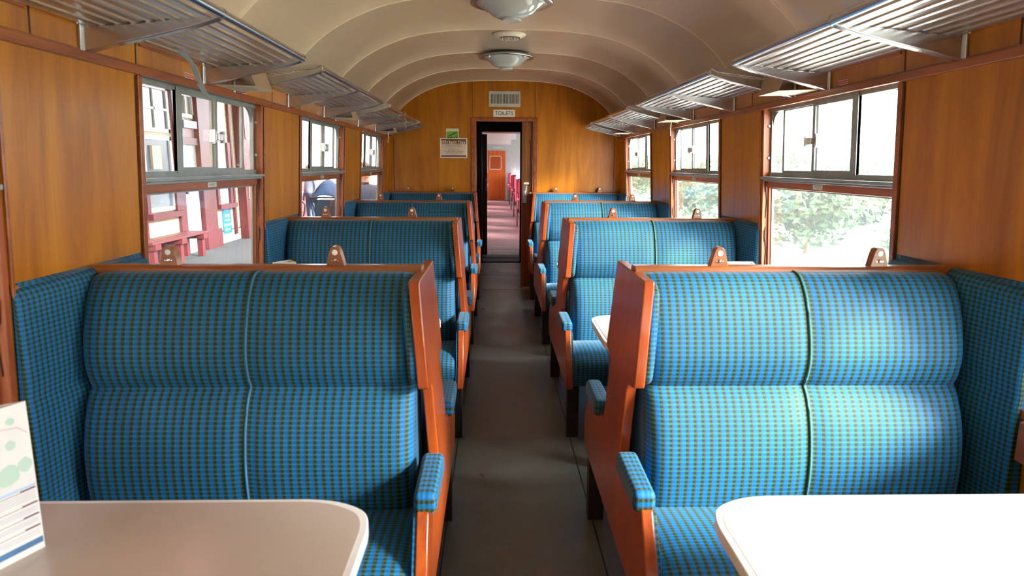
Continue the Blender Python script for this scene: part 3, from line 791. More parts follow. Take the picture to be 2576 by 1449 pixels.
# ------------------------------------------------------------------ ceiling fittings
for i, y in enumerate((3.95, 5.87)):
    root = thing('ceiling_light', 'round glass ceiling light, ' + ('nearest, cut by the top of the view' if i == 0 else 'farther one in front of the end wall'), 'ceiling light', (0, y, 2.38), 'round ceiling lights')
    c0 = (-.012, y, 2.386)
    MB().lathe([(.17, 0), (.225, -.012), (.238, -.028), (.236, -.034), (.220, -.036), (.19, -.034)], c0, 56).build('rim', M_['chrome'], root, smooth=True)
    MB().lathe([(.205, -.034), (.19, -.040), (.165, -.052), (.145, -.066), (.125, -.085), (.105, -.099), (.082, -.108), (.056, -.113)], c0, 56).build('glass_bowl', M_['lamp_glass'], root, smooth=True)
    MB().lathe([(.058, -.108), (.058, -.124), (.054, -.128), (.030, -.129), (.001, -.129)], c0, 40).build('boss', M_['lamp_glass'], root, smooth=False, bevel=.003)
    for k in range(4):
        a = PI/4 + k*PI/2; MB().lathe([(.008, 0), (.008, -.012), (.006, -.018)], (c0[0]+.2*math.cos(a), y+.2*math.sin(a), 2.355), 12).build('clip', M_['chrome'], root)
root = thing('ceiling_vent', 'round cream ventilator between the two ceiling lights', 'vent', (0, 5.0, 2.38))
MB().lathe([(.118, .0), (.120, -.006), (.112, -.014), (.095, -.018), (.088, -.026), (.075, -.028)], (0, 5.0, 2.386), 40).build('housing', M_['bead'], root, smooth=True)
MB().lathe([(.076, -.024), (.074, -.032), (.001, -.034)], (0, 5.0, 2.386), 32).build('grille', M_['ink'], root)
b = MB()
for k in range(-6, 7):
    x = k*.0108; h = math.sqrt(max(0, .073**2-x*x)); b.box(x-.0028, x+.0028, 5.0-h, 5.0+h, 2.349, 2.3535)
b.build('bars', M_['bead'], root)

# ------------------------------------------------------------------ end wall fittings
y = YE
root = thing('vent_grille', 'slotted grey metal ventilation grille above the TOILETS sign', 'vent', (0, y, 2.18))
MB().box(-.178, .178, y-.004, y, 2.100, 2.272).build('plate', M_['zinc'], root, bevel=.002)
b = MB()
for k in range(19): x = -.150+k*.0167; b.box(x-.0036, x+.0036, y-.0055, y-.0035, 2.135, 2.238)
b.build('slots', M_['ink'], root)
b = MB()
for x in (-.168, 0, .168):
    for z in (2.109, 2.263): b.lathe([(.003, 0), (.002, -.0015)], (x, y-.004, z), 8, 'y')
b.build('screw', M_['grey_text'], root)
root = thing('toilets_sign', 'white sign lettered TOILETS above the doorway', 'sign', (0, y, 2.03))
MB().box(-.128, .117, y-.004, y, 1.990, 2.070).build('plate', M_['white'], root, bevel=.001)
text_mesh('TOILETS', .060, M_['ink'], root, (-.005, y-.0045, 2.028), (1, 0, 0), (0, 0, 1), sx=.93)
b = MB()
for x in (-.12, .109):
    for z in (1.997, 2.063): b.lathe([(.0025, 0), (.002, -.0012)], (x, y-.004, z), 8, 'y')
b.build('screw', M_['grey_text'], root)
root = thing('notice', 'landscape passenger notice in plastic, left of the doorway', 'notice', (-.58, y, 1.64))
MB().box(-.733, -.425, y-.003, y, 1.532, 1.753).build('sheet', M_['card_white'], root)
MB().box(-.722, -.436, y-.0036, y-.003, 1.543, 1.742).build('print_ground', M_['beige_print'], root)
MB().box(-.722, -.436, y-.0041, y-.0036, 1.684, 1.742).build('photo_strip', M_['brown_print'], root)
MB().box(-.722, -.436, y-.0041, y-.0036, 1.543, 1.559).build('purple_band', M_['purple_print'], root)
b = MB(); rr_ = random.Random(5)
for k in range(13):
    x = -.718+k*.0215; b.box(x, x+.006+.008*rr_.random(), y-.0044, y-.0041, 1.688, 1.712+.02*rr_.random())
b.build('photo_detail', M_['beige_print'], root)
lines = [('PASSENGERS WHO BOARDED AT', .0125, 1.673), ('BOAT OF GARTEN OR BROOMHILL STATIONS', .0125, 1.660), ('Please return to the same coach when rejoining', .0095, 1.648), ('the train for the journey home', .0095, 1.637),
         ('AVIEMORE DEPARTURES:', .012, 1.619), ('IF YOU PLAN TO BREAK YOUR JOURNEY', .0125, 1.606), ('AND RETURN ON A LATER TRAIN', .0125, 1.593), ('Please check the times of the last train before', .0095, 1.581), ('you leave the station', .0095, 1.570)]
for t, sz, z in lines:
    text_mesh(t, sz, M_['ink'] if sz > .011 else M_['grey_text'], root, (-.579, y-.0042, z), (1, 0, 0), (0, 0, 1), depth=.0003)
root = thing('picture_card', 'small green railway picture card tucked above the notice', 'card', (-.59, y, 1.80))
MB().box(-.664, -.521, y-.0025, y, 1.745, 1.858).build('sheet', M_['card_white'], root)
MB().box(-.657, -.528, y-.0031, y-.0025, 1.752, 1.827).build('field_print', M_['green_print'], root)
MB().box(-.657, -.528, y-.0031, y-.0025, 1.838, 1.853).build('title_strip', M_['beige_print'], root)
b = MB(); b.prism([(-.645, 1.775), (-.60, 1.782), (-.535, 1.820), (-.540, 1.822), (-.61, 1.790)], lambda p, q: (p, y-.0036, q), lambda p, q: (p, y-.0031, q)); b.build('train_print', M_['ink'], root)
b = MB()
for x0, x1 in ((-.65, -.626), (-.618, -.59), (-.575, -.56), (-.55, -.535)): b.box(x0, x1, y-.0036, y-.0031, 1.753, 1.766)
b.build('foreground_print', M_['purple_print'], root)

# ------------------------------------------------------------------ vestibule and gangway
b = MB(); b.box(-.6, .6, YE, 8.67, -.05, .0005); struct(b.build('floor_vestibule', M_['lino_grey']))
b = MB(); b.box(-.6, .6, 8.67, 9.86, -.05, .0005); struct(b.build('floor_lobby', M_['lino_dark']))
b = MB(); b.box(-.5, .5, 7.66, 7.672, 0, .004); b.box(-.5, .5, 8.665, 8.678, 0, .003); struct(b.build('trim_threshold', M_['zinc']))
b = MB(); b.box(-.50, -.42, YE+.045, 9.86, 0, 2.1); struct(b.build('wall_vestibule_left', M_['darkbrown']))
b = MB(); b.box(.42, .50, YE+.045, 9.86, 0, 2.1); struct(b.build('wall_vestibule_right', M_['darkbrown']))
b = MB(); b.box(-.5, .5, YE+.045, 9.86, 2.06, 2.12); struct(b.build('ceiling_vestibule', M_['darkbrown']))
MB_l = MB().lathe([(.05, 0), (.055, -.02), (.03, -.045), (.001, -.05)], (-.03, 8.3, 2.06), 24).build('vestibule_light', M_['lamp_glass']); tag(MB_l, 'small unlit domed lamp on the dark ceiling inside the doorway', 'lamp')
# corridor connection
b = MB(); b.box(-.5, -.30, 9.84, 9.90, 0, 2.1); b.box(.262, .5, 9.84, 9.90, 0, 2.1); b.box(-.30, .262, 9.84, 9.90, 1.93, 2.1); struct(b.build('trim_gangway_frame', M_['black']))
b = MB(); b.box(-.42, .42, 9.86, 10.20, -.05, .012); b.box(-.42, .42, 10.22, 10.56, -.05, .022); struct(b.build('floor_gangway', M_['rubber']))
b = MB()
for k in range(42):
    x = -.3+k*.0143; b.box(x, x+.006, 9.90, 10.02, .012, .016); b.box(x, x+.006, 10.26, 10.42, .022, .026)
b.build('ribbed_plate', M_['ink'], bpy.data.objects['floor_gangway'])
for s_, nm in ((-1, 'left'), (1, 'right')):
    b = MB(); b.box(s_*.36, s_*.44, 9.90, 11.45, 0, 2.1); struct(b.build('wall_gangway_'+nm, M_['darkbrown']))
b = MB(); b.box(-.44, .44, 9.90, 11.45, 1.98, 2.1); struct(b.build('ceiling_gangway', M_['darkbrown']))
d2 = struct(thing('door_2', None, None, (-.27, 10.6, 0)))
MB().box(-.335, -.235, 10.58, 10.62, .02, 1.93).build('door_leaf', M_['maroon'], d2, bevel=.003)
MB().box(-.262, -.240, 10.572, 10.58, 1.05, 1.24).build('lock_plate', M_['zinc'], d2, bevel=.002)
MB().box(-.257, -.248, 10.568, 10.572, 1.08, 1.21).build('handle_slot', M_['ink'], d2)
MB().box(.285, .36, 10.58, 10.62, .02, 1.96).build('door_frame', M_['maroon'], d2)
# next coach
Y2, Y3 = 11.45, 27.9
b = MB(); b.box(-1.4, 1.4, 10.56, Y3+.1, -.05, 0); struct(b.build('floor_next_coach', M_['pink_floor']))
b = MB(); b.box(-.42, .42, 11.44, 11.46, 0, .003); struct(b.build('trim_next_threshold', M_['ink']))
b = MB(); b.box(-1.4, 1.4, Y2, Y3+.1, 2.28, 2.33); struct(b.build('ceiling_next_coach', M_['next_grey']))
for s_, nm in ((-1, 'left'), (1, 'right')):
    b = MB(); yy = Y2
    b.box(s_*1.33, s_*1.40, Y2, Y3, 0, .80); b.box(s_*1.33, s_*1.40, Y2, Y3, 1.75, 2.3)
    while yy < Y3:
        b.box(s_*1.33, s_*1.40, yy, min(Y3, yy+1.0), .80, 1.75); yy += 1.9
    struct(b.build('wall_next_'+nm, M_['next_grey']))
    b = MB(); b.box(s_*.37, s_*1.40, Y2, Y2+.05, 0, 2.3); struct(b.build('wall_next_entry_'+nm, M_['next_grey']))
b = MB(); b.box(-.37, .37, Y2, Y2+.05, 2.0, 2.3); struct(b.build('wall_next_entry_top', M_['next_grey']))
b = MB(); b.box(-1.4, 1.4, Y3, Y3+.06, 0, 2.3); struct(b.build('wall_next_far', M_['next_grey']))
for yy in (16.9, 22.4):
    for s_ in (-1, 1):
        b = MB(); b.box(s_*.42, s_*1.33, yy, yy+.06, 1.1, 2.3)
        struct(b.build('wall_next_screen_'+('left' if s_ < 0 else 'right'), M_['next_grey']))
d3 = struct(thing('door_3', None, None, (-.06, Y3, 0)))
MB().box(-.42, .31, Y3-.04, Y3, .01, 2.03).build('door_leaf', M_['orange_wood'], d3)
def ring(x0, x1, z0, z1, y0, y1, r, wd):
    def rp(i):
        P = []
        for cx, cz, a0_ in ((x1-r, z1-r, 0), (x0+r, z1-r, PI/2), (x0+r, z0+r, PI), (x1-r, z0+r, 1.5*PI)):
            for k in range(6): a = a0_+k*PI/10; P.append((cx+(r-i)*math.cos(a), cz+(r-i)*math.sin(a)))
        return P
    o, i_ = rp(0), rp(wd); b = MB(); n2 = len(o)
    A = b.add([(p, y0, q) for p, q in o]); B = b.add([(p, y0, q) for p, q in i_]); C_ = b.add([(p, y1, q) for p, q in o]); D = b.add([(p, y1, q) for p, q in i_])
    for k in range(n2):
        l = (k+1) % n2
        b.face([A+k, A+l, B+l, B+k]); b.face([C_+k, D+k, D+l, C_+l]); b.face([A+k, C_+k, C_+l, A+l]); b.face([B+k, B+l, D+l, D+k])
    return b
ring(-.345, .145, 1.26, 1.82, Y3-.05, Y3-.04, .07, .02).build('window_rim', M_['white_paint'], d3)
MB().box(-.325, .125, Y3-.042, Y3-.0401, 1.28, 1.80).build('pane', plain('orange_reflecting_glass', srgb(190, 92, 40), .15), d3)
s3 = thing('notice_sign', 'small pale notice over the far orange door', 'sign', (0, Y3, 2.15)); MB().box(-.2, .12, Y3-.012, Y3, 2.13, 2.19).build('plate', M_['white'], s3)
ring(.1, 1.0, 1.0, 1.9, 16.88, 16.895, .1, .03)
def make_red_seat(side, yy, label):
    root = thing('red_train_bench', label, 'seat', (side*.8, yy, 0), 'red seats in the next coach')
    b = MB(); b.prism([(.07, .40), (.12, .62), (.07, .80), (.10, .92), (.05, 1.12), (-.05, 1.14), (-.10, 1.10), (-.08, .40)], lambda p, q: (side*.44, yy-p, q), lambda p, q: (side*1.30, yy-p, q)); b.build('backrest', M_['red_fabric'], root, bevel=.03, seg=3)
    b = MB(); b.box(side*.44, side*1.30, yy-.56, yy-.05, .32, .46); b.build('seat_cushion', M_['red_fabric'], root, bevel=.04, seg=3)
    b = MB(); b.prism([(-.1, 0.02), (-.12, 1.12), (.04, 1.12), (.06, .64), (.50, .62), (.52, .3), (.44, .02)], lambda p, q: (side*.405, yy-p, q), lambda p, q: (side*.43, yy-p, q)); b.build('end_panel', plain('dark_seat_panel', srgb(66, 40, 34), .4), root, bevel=.006)
    b = MB(); b.box(side*.39, side*.45, yy-.50, yy-.1, .63, .68); b.build('arm_pad', M_['red_fabric'], root, bevel=.02, seg=3)
    b = MB(); b.prism([(.0, 1.12), (.17, 1.08), (.19, .80), (.0, .78)], lambda p, q: (side*.425, yy-p, q), lambda p, q: (side*.455, yy-p, q)); b.build('wing_pad', M_['red_fabric'], root, bevel=.012)
    return root
for side in (-1, 1):
    first = None
    for k, yy in enumerate((16.05, 19.0, 21.9, 24.7, 27.3)):
        lab = 'red moquette seat in the next coach, %s side, number %s counted from the doorway' % ('left' if side < 0 else 'right', ('one', 'two', 'three', 'four', 'five', 'six', 'seven', 'eight')[k])
        if first is None: first = make_red_seat(side, yy, lab)
        else: dup(first, (side*.8, yy, 0), lab)

# ------------------------------------------------------------------ outside: platform side
b = MB(); b.box(-70, 90, -60, 140, -1.4, -1.3); struct(b.build('ground', M_['ballast']))
b = MB(); b.box(-6.0, -1.62, -12, 60, -1.3, -.25); struct(b.build('platform', M_['asphalt']))
b = MB(); b.box(-1.66, -1.60, -12, 60, -.29, -.245); struct(b.build('trim_platform_edge', M_['white_paint']))
st = thing('station_building', 'cream boarded station building with crimson doors and frames beyond the platform', 'building', (-6, 9, -.25))
WXs = -6.0
b = MB(); b.box(-9, WXs, -30, 15.3, .1, 4.2)
b.build('wall', M_['cream_wall'], st)
b = MB(); b.box(-9, WXs+.02, -30, 15.3, -.26, .0); b.build('plinth', M_['stone'], st)
b = MB(); z = .02
while z < 3.2: b.box(WXs, WXs+.012, -2, 15.3, z, z+.118); z += .13
b.build('weatherboarding', M_['cream_wall'], st)
def stbox(nm, mat, y0, y1, z0, z1, d0=0, d1=.05, par=None): return MB().box(WXs+d0, WXs+d1, y0, y1, z0, z1).build(nm, mat, par or st)
# crimson verticals
for y0, y1 in ((10.95, 11.2), (12.38, 12.62), (14.93, 15.02), (9.0, 9.2)): stbox('upright', M_['crimson'], y0, y1, -.1, 3.2, 0, .07)
stbox('pilaster', M_['crimson'], 13.28, 13.86, -.25, 3.2, 0, .12)
stbox('pilaster_base', M_['crimson'], 13.22, 13.92, -.25, .12, 0, .17)
# tall window left
for (yy0, yy1, z0, z1, nm) in ((11.28, 12.28, 1.98, 2.78, 0), (11.28, 12.28, .62, 1.92, 1)):
    f_ = MB(); 
    f_.box(WXs+.01, WXs+.05, yy0, yy0+.07, z0, z1); f_.box(WXs+.01, WXs+.05, yy1-.07, yy1, z0, z1); f_.box(WXs+.01, WXs+.05, yy0, yy1, z0, z0+.07); f_.box(WXs+.01, WXs+.05, yy0, yy1, z1-.07, z1)
    if nm == 0: f_.box(WXs+.01, WXs+.045, (yy0+yy1)/2-.02, (yy0+yy1)/2+.02, z0, z1); f_.box(WXs+.01, WXs+.045, yy0, yy1, (z0+z1)/2-.02, (z0+z1)/2+.02)
    wf = f_.build('window_sash', M_['white_paint'], st)
    MB().box(WXs+.013, WXs+.02, yy0, yy1, z0, z1).build('pane', plain('station_window_glass', srgb(120, 126, 130), .1), wf)
stbox('window_board', M_['crimson'], 11.2, 12.4, .50, .60, 0, .16)
stbox('window_frame', M_['crimson'], 11.18, 11.29, .6, 1.3, 0, .09); stbox('window_frame', M_['crimson'], 12.22, 12.34, .6, 1.3, 0, .09)
stbox('notice_poster', M_['cream_card'], 11.55, 11.85, 1.35, 1.75, .02, .06)
# door with transom and lettering
dr = stbox('door', M_['grey_door'], 12.62, 13.25, -.25, 1.82, .01, .04)
stbox('door_beam', M_['crimson'], 12.6, 13.28, 1.80, 1.93, 0, .09)
stbox('door_panel', plain('rose_panel_paint', srgb(176, 140, 136), .5), 12.62, 13.25, 1.93, 2.12, .0, .04)
f_ = MB(); yy0, yy1, z0, z1 = 12.64, 13.24, 2.30, 2.75
f_.box(WXs+.01, WXs+.06, yy0, yy0+.05, z0, z1); f_.box(WXs+.01, WXs+.06, yy1-.05, yy1, z0, z1); f_.box(WXs+.01, WXs+.06, yy0, yy1, z0, z0+.07); f_.box(WXs+.01, WXs+.06, yy0, yy1, z1-.05, z1); f_.box(WXs+.01, WXs+.055, 12.93, 12.96, z0, z1)
tr = f_.build('transom', M_['white_paint'], st)
MB().box(WXs+.013, WXs+.02, yy0, yy1, z0, z1).build('pane', plain('transom_glass', srgb(150, 160, 140), .2), tr)
MB().lathe([(.02, 0), (.02, .03), (.028, .045), (.001, .05)], (WXs+.04, 12.70, .9), 12, 'x').build('door_knob', M_['iron'], dr)
# second window
stbox('window_frame', M_['crimson'], 14.05, 14.17, .5, 1.9, 0, .08); stbox('window_frame', M_['crimson'], 14.72, 14.86, .5, 1.9, 0, .08); stbox('window_board', M_['crimson'], 14.02, 14.92, .50, .60, 0, .14)
stbox('window_sash', M_['white_paint'], 14.17, 14.72, .6, 2.6, 0, .03)
# porch / kiosk front
kx = -5.8
kk = MB(); kk.box(-9, kx, 15.3, 20.2, -.25, 3.2); kb = kk.build('porch', M_['crimson'], st)
for y0, y1 in ((15.45, 16.25), (16.5, 17.5), (17.75, 18.75), (19.0, 19.9)):
    for z0, z1 in ((2.0, 2.9), (.62, 1.3)):
        fr_ = MB(); w_ = .03
        fr_.box(kx, kx+.012, y0, y0+w_, z0, z1); fr_.box(kx, kx+.012, y1-w_, y1, z0, z1); fr_.box(kx, kx+.012, y0, y1, z0, z0+w_); fr_.box(kx, kx+.012, y0, y1, z1-w_, z1)
        fr_.build('panel_moulding', M_['pink_line'], kb)
    yc = (y0+y1)/2
    for r0 in (.07, .17):
        b = MB(); n2 = 28
        A = b.add([(kx+.012, yc+r0*math.cos(2*PI*t/n2), 1.62+r0*math.sin(2*PI*t/n2)) for t in range(n2)]); B = b.add([(kx+.012, yc+(r0+.035)*math.cos(2*PI*t/n2), 1.62+(r0+.035)*math.sin(2*PI*t/n2)) for t in range(n2)])
        for t in range(n2): b.face([A+t, A+(t+1) % n2, B+(t+1) % n2, B+t])
        b.build('roundel', M_['pink_line'], kb, fix=False)
# added canopy with low valance, out of view, blocking sky and sun from left
b = MB(); b.box(-6.2, -2.2, -30, 15.8, 3.35, 3.5); b.box(-2.24, -2.18, -30, 15.8, 2.42, 3.5); tag(b.build('added_shade_canopy', M_['crimson'], origin=(-4.2, 0, 3.35)), 'added crimson canopy over the platform, out of view, shading the left windows', 'canopy')
# signs
sg = thing('gentlemen_sign', 'small blue sign lettered GENTLEMEN over the station door', 'sign', (WXs+.1, 12.98, 2.18))
MB().box(WXs+.09, WXs+.105, 12.70, 13.26, 2.11, 2.245).build('plate', M_['blue_sign'], sg)
text_mesh('GENTLEMEN', .088, M_['white'], sg, (WXs+.108, 12.98, 2.176), (0, 1, 0), (0, 0, 1), sx=1.0)
sg = thing('directions_sign', 'tall light-blue sign with arrows to ladies and gentlemen on the station wall', 'sign', (WXs+.03, 14.54, .2))
MB().box(WXs+.015, WXs+.03, 14.33, 14.77, -.05, .50).build('plate', M_['cyan_sign'], sg)
for t, z, sz in (('THIS WAY TO', .455, .045), ('LADIES', .33, .085), ('GENTLEMEN', .13, .07)): text_mesh(t, sz, M_['white'], sg, (WXs+.032, 14.55, z), (0, 1, 0), (0, 0, 1), sx=1.0)
for z, dr_ in ((.235, 1), (.03, -1)):
    MB().prism([(-.13*dr_, -.012), (.05*dr_, -.012), (.05*dr_, -.04), (.14*dr_, 0), (.05*dr_, .04), (.05*dr_, .012), (-.13*dr_, .012)], lambda p, q: (WXs+.030, 14.55+p, z+q), lambda p, q: (WXs+.033, 14.55+p, z+q)).build('arrow', M_['white'], sg)
# crimson plank bench
bn = thing('platform_bench', 'crimson timber plank bench on the platform seen through the nearest left window', 'bench', (-5.7, 11.5, -.25))
for k in range(3): MB().box(-5.92+k*.142, -5.79+k*.142, 10.45, 12.5, .17, .205).build('seat_plank', M_['crimson'], bn, bevel=.004)
for yy in (10.6, 11.5, 12.35):
    for xx in (-5.88, -5.60): MB().box(xx-.05, xx+.05, yy-.055, yy+.055, -.25, .17).build('leg', M_['crimson'], bn, bevel=.004)
    MB().box(-5.94, -5.50, yy-.09, yy+.09, .08, .17).build('cross_rail', M_['crimson'], bn)
bn = thing('platform_bench', 'iron-ended bench against the crimson porch seen through the second left window', 'bench', (-5.45, 17.0, -.25))
for k in range(4): MB().box(-5.68+k*.11, -5.58+k*.11, 16.1, 17.9, .17, .20).build('seat_slat', M_['crimson'], bn)
for k in range(3): MB().box(-5.75, -5.72, 16.1, 17.9, .28+k*.12, .37+k*.12).build('back_slat', M_['crimson'], bn)
for yy in (16.1, 17.9):
    b = MB(); b.tube([(-5.25, yy, -.25), (-5.3, yy, 0), (-5.24, yy, .2), (-5.22, yy, .38), (-5.3, yy, .46), (-5.5, yy, .47), (-5.7, yy, .45), (-5.74, yy, .2), (-5.66, yy, 0), (-5.74, yy, -.25)], .022, 8)
    b.tube([(-5.74, yy, .4), (-5.78, yy, .64)], .02, 8)
    for cx_, cz_, r_ in ((-5.4, .33, .08), (-5.55, .33, .07), (-5.48, .02, .1)): b.tube([(cx_+r_*math.cos(t*PI/5), yy, cz_+r_*math.sin(t*PI/5)) for t in range(10)], .012, 6)
    b.build('iron_end', M_['iron'], bn, smooth=True)
# pushchair
pc = thing('pushchair', 'navy hooded pushchair on the platform through the second left window', 'pushchair', (-3.62, 14.0, -.25))
px0, py0 = -3.62, 14.0
b = MB()
def hood(u, v):
    a = PI*u; e = v
    r1 = .27 + .008*math.sin(v*40)
    return (px0 + r1*math.cos(a)*(1-.12*e), py0 + .05 - .40*math.cos(e*1.7)*math.sin(a*.5+.6)*.9, .66 + r1*1.7*math.sin(a)*math.sin(.35+e*1.25))
b.grid(hood, [i/20 for i in range(21)], [j/14 for j in range(15)]); hb = b.build('hood', M_['navy'], pc, smooth=True, fix=False); hb.modifiers.new('s', 'SOLIDIFY').thickness = .012
b = MB(); b.prism([(-.25, .72), (.25, .72), (.235, .2), (.16, .05), (-.16, .05), (-.235, .2)], lambda p, q: (px0+p, py0-.22, q), lambda p, q: (px0+p*.9, py0+.22, q)); b.build('seat_shell', M_['navy_dark'], pc, bevel=.05, seg=3)
b = MB()
for s_ in (-1, 1):
    b.tube([(px0+s_*.25, py0-.45, .78), (px0+s_*.25, py0-.2, .55), (px0+s_*.24, py0+.3, -.1)], .013, 8); b.tube([(px0+s_*.25, py0-.05, .45), (px0+s_*.26, py0-.35, -.1)], .013, 8)
b.tube([(px0-.25, py0-.45, .78), (px0+.25, py0-.45, .78)], .016, 8); b.build('frame', M_['iron'], pc)
for s_ in (-1, 1):
    for yy in (-.36, .32): MB().lathe([(.06, -.02), (.11, -.02), (.125, 0), (.11, .02), (.06, .02)], (px0+s_*.27, py0+yy, -.128), 20, 'x').build('wheel', M_['iron'], pc)
MB().prism([(-.2, .1), (.2, .1), (.18, -.12), (-.18, -.12)], lambda p, q: (px0+p, py0-.25, q), lambda p, q: (px0+p, py0+.1, q)).build('basket', M_['navy_dark'], pc, bevel=.02)

# people
def person(loc, rot, H, label, top_mat, leg_mat, arm='down'):
    root = thing('person', label, 'person', loc, None); k = H/1.75
    V = {'pel': (0, 0, .95), 'waist': (0, .0, 1.08), 'chest': (0, .01, 1.28), 'neckb': (0, 0, 1.46), 'neck': (0, -.012, 1.52), 'head': (0, -.03, 1.60), 'crown': (0, -.025, 1.68)}
    R = {'pel': .15, 'waist': .135, 'chest': .155, 'neckb': .075, 'neck': .058, 'head': .082, 'crown': .078}
    E = [('pel', 'waist'), ('waist', 'chest'), ('chest', 'neckb'), ('neckb', 'neck'), ('neck', 'head'), ('head', 'crown')]
    for s_, n_ in ((-1, 'l'), (1, 'r')):
        for nm, p, r in (('sh', (s_*.17, 0, 1.40), .062), ('el', (s_*.24, .02, 1.13), .045), ('wr', (s_*.235, -.06, .90), .030), ('pm', (s_*.235, -.075, .83), .034), ('hip', (s_*.095, 0, .88), .105), ('kn', (s_*.11, -.02, .50), .062), ('an', (s_*.12, .01, .10), .042), ('toe', (s_*.13, -.14, .05), .042)):
            V[nm+n_] = p; R[nm+n_] = r
        E += [('chest', 'sh'+n_), ('sh'+n_, 'el'+n_), ('el'+n_, 'wr'+n_), ('wr'+n_, 'pm'+n_), ('pel', 'hip'+n_), ('hip'+n_, 'kn'+n_), ('kn'+n_, 'an'+n_), ('an'+n_, 'toe'+n_)]
        for q in range(4):
            fx = (q-1.5)*.015; V['f%d%s' % (q, n_)] = (s_*.235, -.075+fx, .765-.006*abs(q-1.3)); R['f%d%s' % (q, n_)] = .009; E.append(('pm'+n_, 'f%d%s' % (q, n_)))
        V['th'+n_] = (s_*.215, -.115, .80); R['th'+n_] = .010; E.append(('pm'+n_, 'th'+n_))
    keys = list(V); me = bpy.data.meshes.new('body')
    rz = Matrix.Rotation(rot, 3, 'Z')
    me.from_pydata([rz @ Vector(V[a])*k for a in keys], [(keys.index(a), keys.index(b2)) for a, b2 in E], [])
    ob = bpy.data.objects.new('body', me); COL.objects.link(ob); ob.parent = root
    sk = ob.modifiers.new('skin', 'SKIN'); sk.use_smooth_shade = True
    for i, a in enumerate(keys): me.skin_vertices[0].data[i].radius = (R[a]*k*(1.25 if a in ('pel', 'waist', 'chest') else 1), R[a]*k)
    me.skin_vertices[0].data[0].use_root = True
    sb = ob.modifiers.new('sub', 'SUBSURF'); sb.levels = 2; sb.render_levels = 2
    mt, nt, p = newmat('clothed_body')
    t = N(nt, 'ShaderNodeTexCoord'); sx = N(nt, 'ShaderNodeSeparateXYZ'); nt.links.new(t.outputs['Object'], sx.inputs[0])
    z_ = math_(nt, 'DIVIDE', sx.outputs[2], H)
    cr = N(nt, 'ShaderNodeValToRGB'); cr.color_ramp.interpolation = 'CONSTANT'
    e_ = cr.color_ramp.elements; e_[0].position = 0; e_[0].color = srgb(40, 34, 30)
    for pos, cc in ((.055, leg_mat), (.555, top_mat), (.845, srgb(206, 160, 138))): q = e_.new(pos) if pos != 1 else e_[1]; q.color = cc
    e_[-1].color = srgb(206, 160, 138)
    nt.links.new(z_, cr.inputs[0]); nt.links.new(cr.outputs[0], p.inputs['Base Color']); p.inputs['Roughness'].default_value = .8
    me.materials.append(mt)
    def at(x, y_, z): return tuple(Vector(loc) + rz @ Vector((x, y_, z))*k)
    h = MB()
    for (u, v) in [(0, 0)]:
        pass
    hc = Vector(loc) + rz @ Vector((0, -.02, 1.655))*k
    rows = []
    for j in range(9):
        ph = PI/2*j/8*1.05; ringp = []
        for i in range(20):
            th = 2*PI*i/20; ringp.append(hc + rz @ Vector((.088*math.sin(PI/2-ph)*math.cos(th) if False else .088*math.cos(ph)*math.cos(th), .104*math.cos(ph)*math.sin(th)+.01, .098*math.sin(ph)-.01))*k)
        rows.append(h.add(ringp))
    for a, b3 in zip(rows, rows[1:]):
        for i in range(20): h.face([a+i, a+(i+1) % 20, b3+(i+1) % 20, b3+i])
    h.build('hair', M_['hair'], root, smooth=True)
    f = MB(); f.prism([(-.012, 1.565), (.012, 1.565), (.006, 1.61), (-.006, 1.61)], lambda p, q: at(p, -.10, q), lambda p, q: at(p*1.3, -.128 if q < 1.58 else -.112, q)); f.build('nose', M_['skin'], root, bevel=.003)
    f = MB()
    for s_ in (-1, 1): f.lathe([(.009, 0), (.006, -.006)], at(s_*.032, -.107, 1.615), 10, 'y')
    f.build('eyes', M_['ink'], root)
    f = MB(); f.box(*(lambda a, b4: (min(a[0], b4[0]), max(a[0], b4[0])+.002, min(a[1], b4[1]), max(a[1], b4[1])+.004, a[2], a[2]+.008))(at(-.025, -.106, 1.545), at(.025, -.104, 1.545))); f.build('mouth', M_['red_sticker'], root)
    f = MB()
    for s_ in (-1, 1): f.lathe([(.006, -.008), (.024, -.004), (.02, .006)], at(s_*.087, -.015, 1.60), 12, 'x')
    f.build('ear', M_['skin'], root)
    return root
person((-1.81, 8.75, -.25), math.radians(25), 1.74, 'man in a charcoal T-shirt standing on the platform outside the farthest left window', srgb(62, 66, 80), srgb(60, 66, 84))
person((-4.97, 17.6, -.25), math.radians(-40), 1.70, 'person in blue jeans standing by the crimson porch, left of the pushchair', srgb(150, 160, 176), srgb(84, 104, 134))

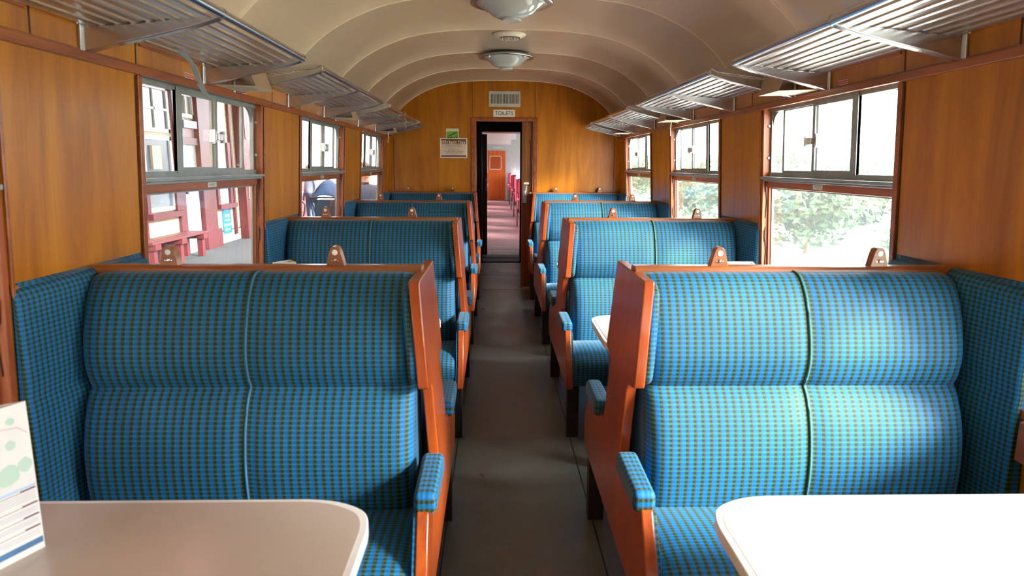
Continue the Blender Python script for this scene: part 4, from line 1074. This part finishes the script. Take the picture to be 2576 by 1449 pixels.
# ------------------------------------------------------------------ outside: green bank on the right
b = MB(); xs = [3.2, 4.5, 6, 8, 11, 15, 22]; hz = [-1.3, -1.1, -.7, -.2, .3, .8, 1.2]
rws = [b.add([(x, yy, z + .12*math.sin(yy*.7+x)) for x, z in zip(xs, hz)]) for yy in range(-20, 90, 2)]
for a, q in zip(rws, rws[1:]):
    for i in range(len(xs)-1): b.face([a+i, a+i+1, q+i+1, q+i])
struct(b.build('ground_bank', M_['grass'], smooth=True, fix=False))
def bush_mesh(seed, W, H):
    r = random.Random(seed); b = MB()
    lobes = [(r.uniform(-W*.35, W*.35), r.uniform(-W*.35, W*.35), r.uniform(H*.3, H*.7), r.uniform(W*.18, W*.32)) for _ in range(15)]
    for lx, ly, lz, lr in lobes:
        for _ in range(260):
            d = Vector((r.gauss(0, 1), r.gauss(0, 1), r.gauss(0, 1))).normalized()*lr*r.uniform(.75, 1.05); p = Vector((lx, ly, lz)) + d
            u = Vector((r.gauss(0, 1), r.gauss(0, 1), r.gauss(0, 1))).normalized(); v = u.orthogonal().normalized(); s2 = r.uniform(.06, .12)
            i0 = b.add([p, p+u*s2+v*s2*.5, p+u*s2*2, p+u*s2-v*s2*.5]); b.face([i0, i0+1, i0+2, i0+3])
    return b
protos = []
bl = ['low spreading bush', 'rounded leafy bush', 'taller ragged bush']
for k in range(3):
    root = thing('bush', 'x', 'bush', (0, 0, 0), 'pale green bushes along the bank on the right')
    bush_mesh(k+20, 2.2, (1.6, 1.9, 2.3)[k]).build('foliage', M_['leaf'], root, fix=False)
    MB().tube([(0, 0, -.3), (.05, 0, .5), (0, .05, .9)], [.05, .04, .02], 8).build('stem', M_['bench_wood'], root)
    protos.append(root)
spots = [(7.0, 4.6, 0), (8.9, 7.0, 1), (6.6, 9.2, 0), (8.6, 11.8, 2), (6.9, 14.6, 1), (9.3, 17.0, 0), (7.3, 19.8, 1), (9.2, 22.4, 2), (7.6, 25.4, 0), (9.4, 28.0, 1), (8, 31.2, 2), (9.8, 34.2, 0), (8.2, 37.5, 1), (9.6, 41, 2)]
ordn = ['first', 'second', 'third', 'fourth', 'fifth', 'sixth', 'seventh', 'eighth', 'ninth', 'tenth', 'eleventh', 'twelfth', 'thirteenth', 'fourteenth']
used = set()
for i, (x, yy, k) in enumerate(spots):
    z = -.3 + (x-7.5)*.16
    lab = '%s on the grass bank beyond the right windows, %s from the camera' % (bl[k], ordn[i])
    if k not in used: used.add(k); protos[k].location = (x, yy, z); protos[k]['label'] = lab
    else: dup(protos[k], (x, yy, z), lab)
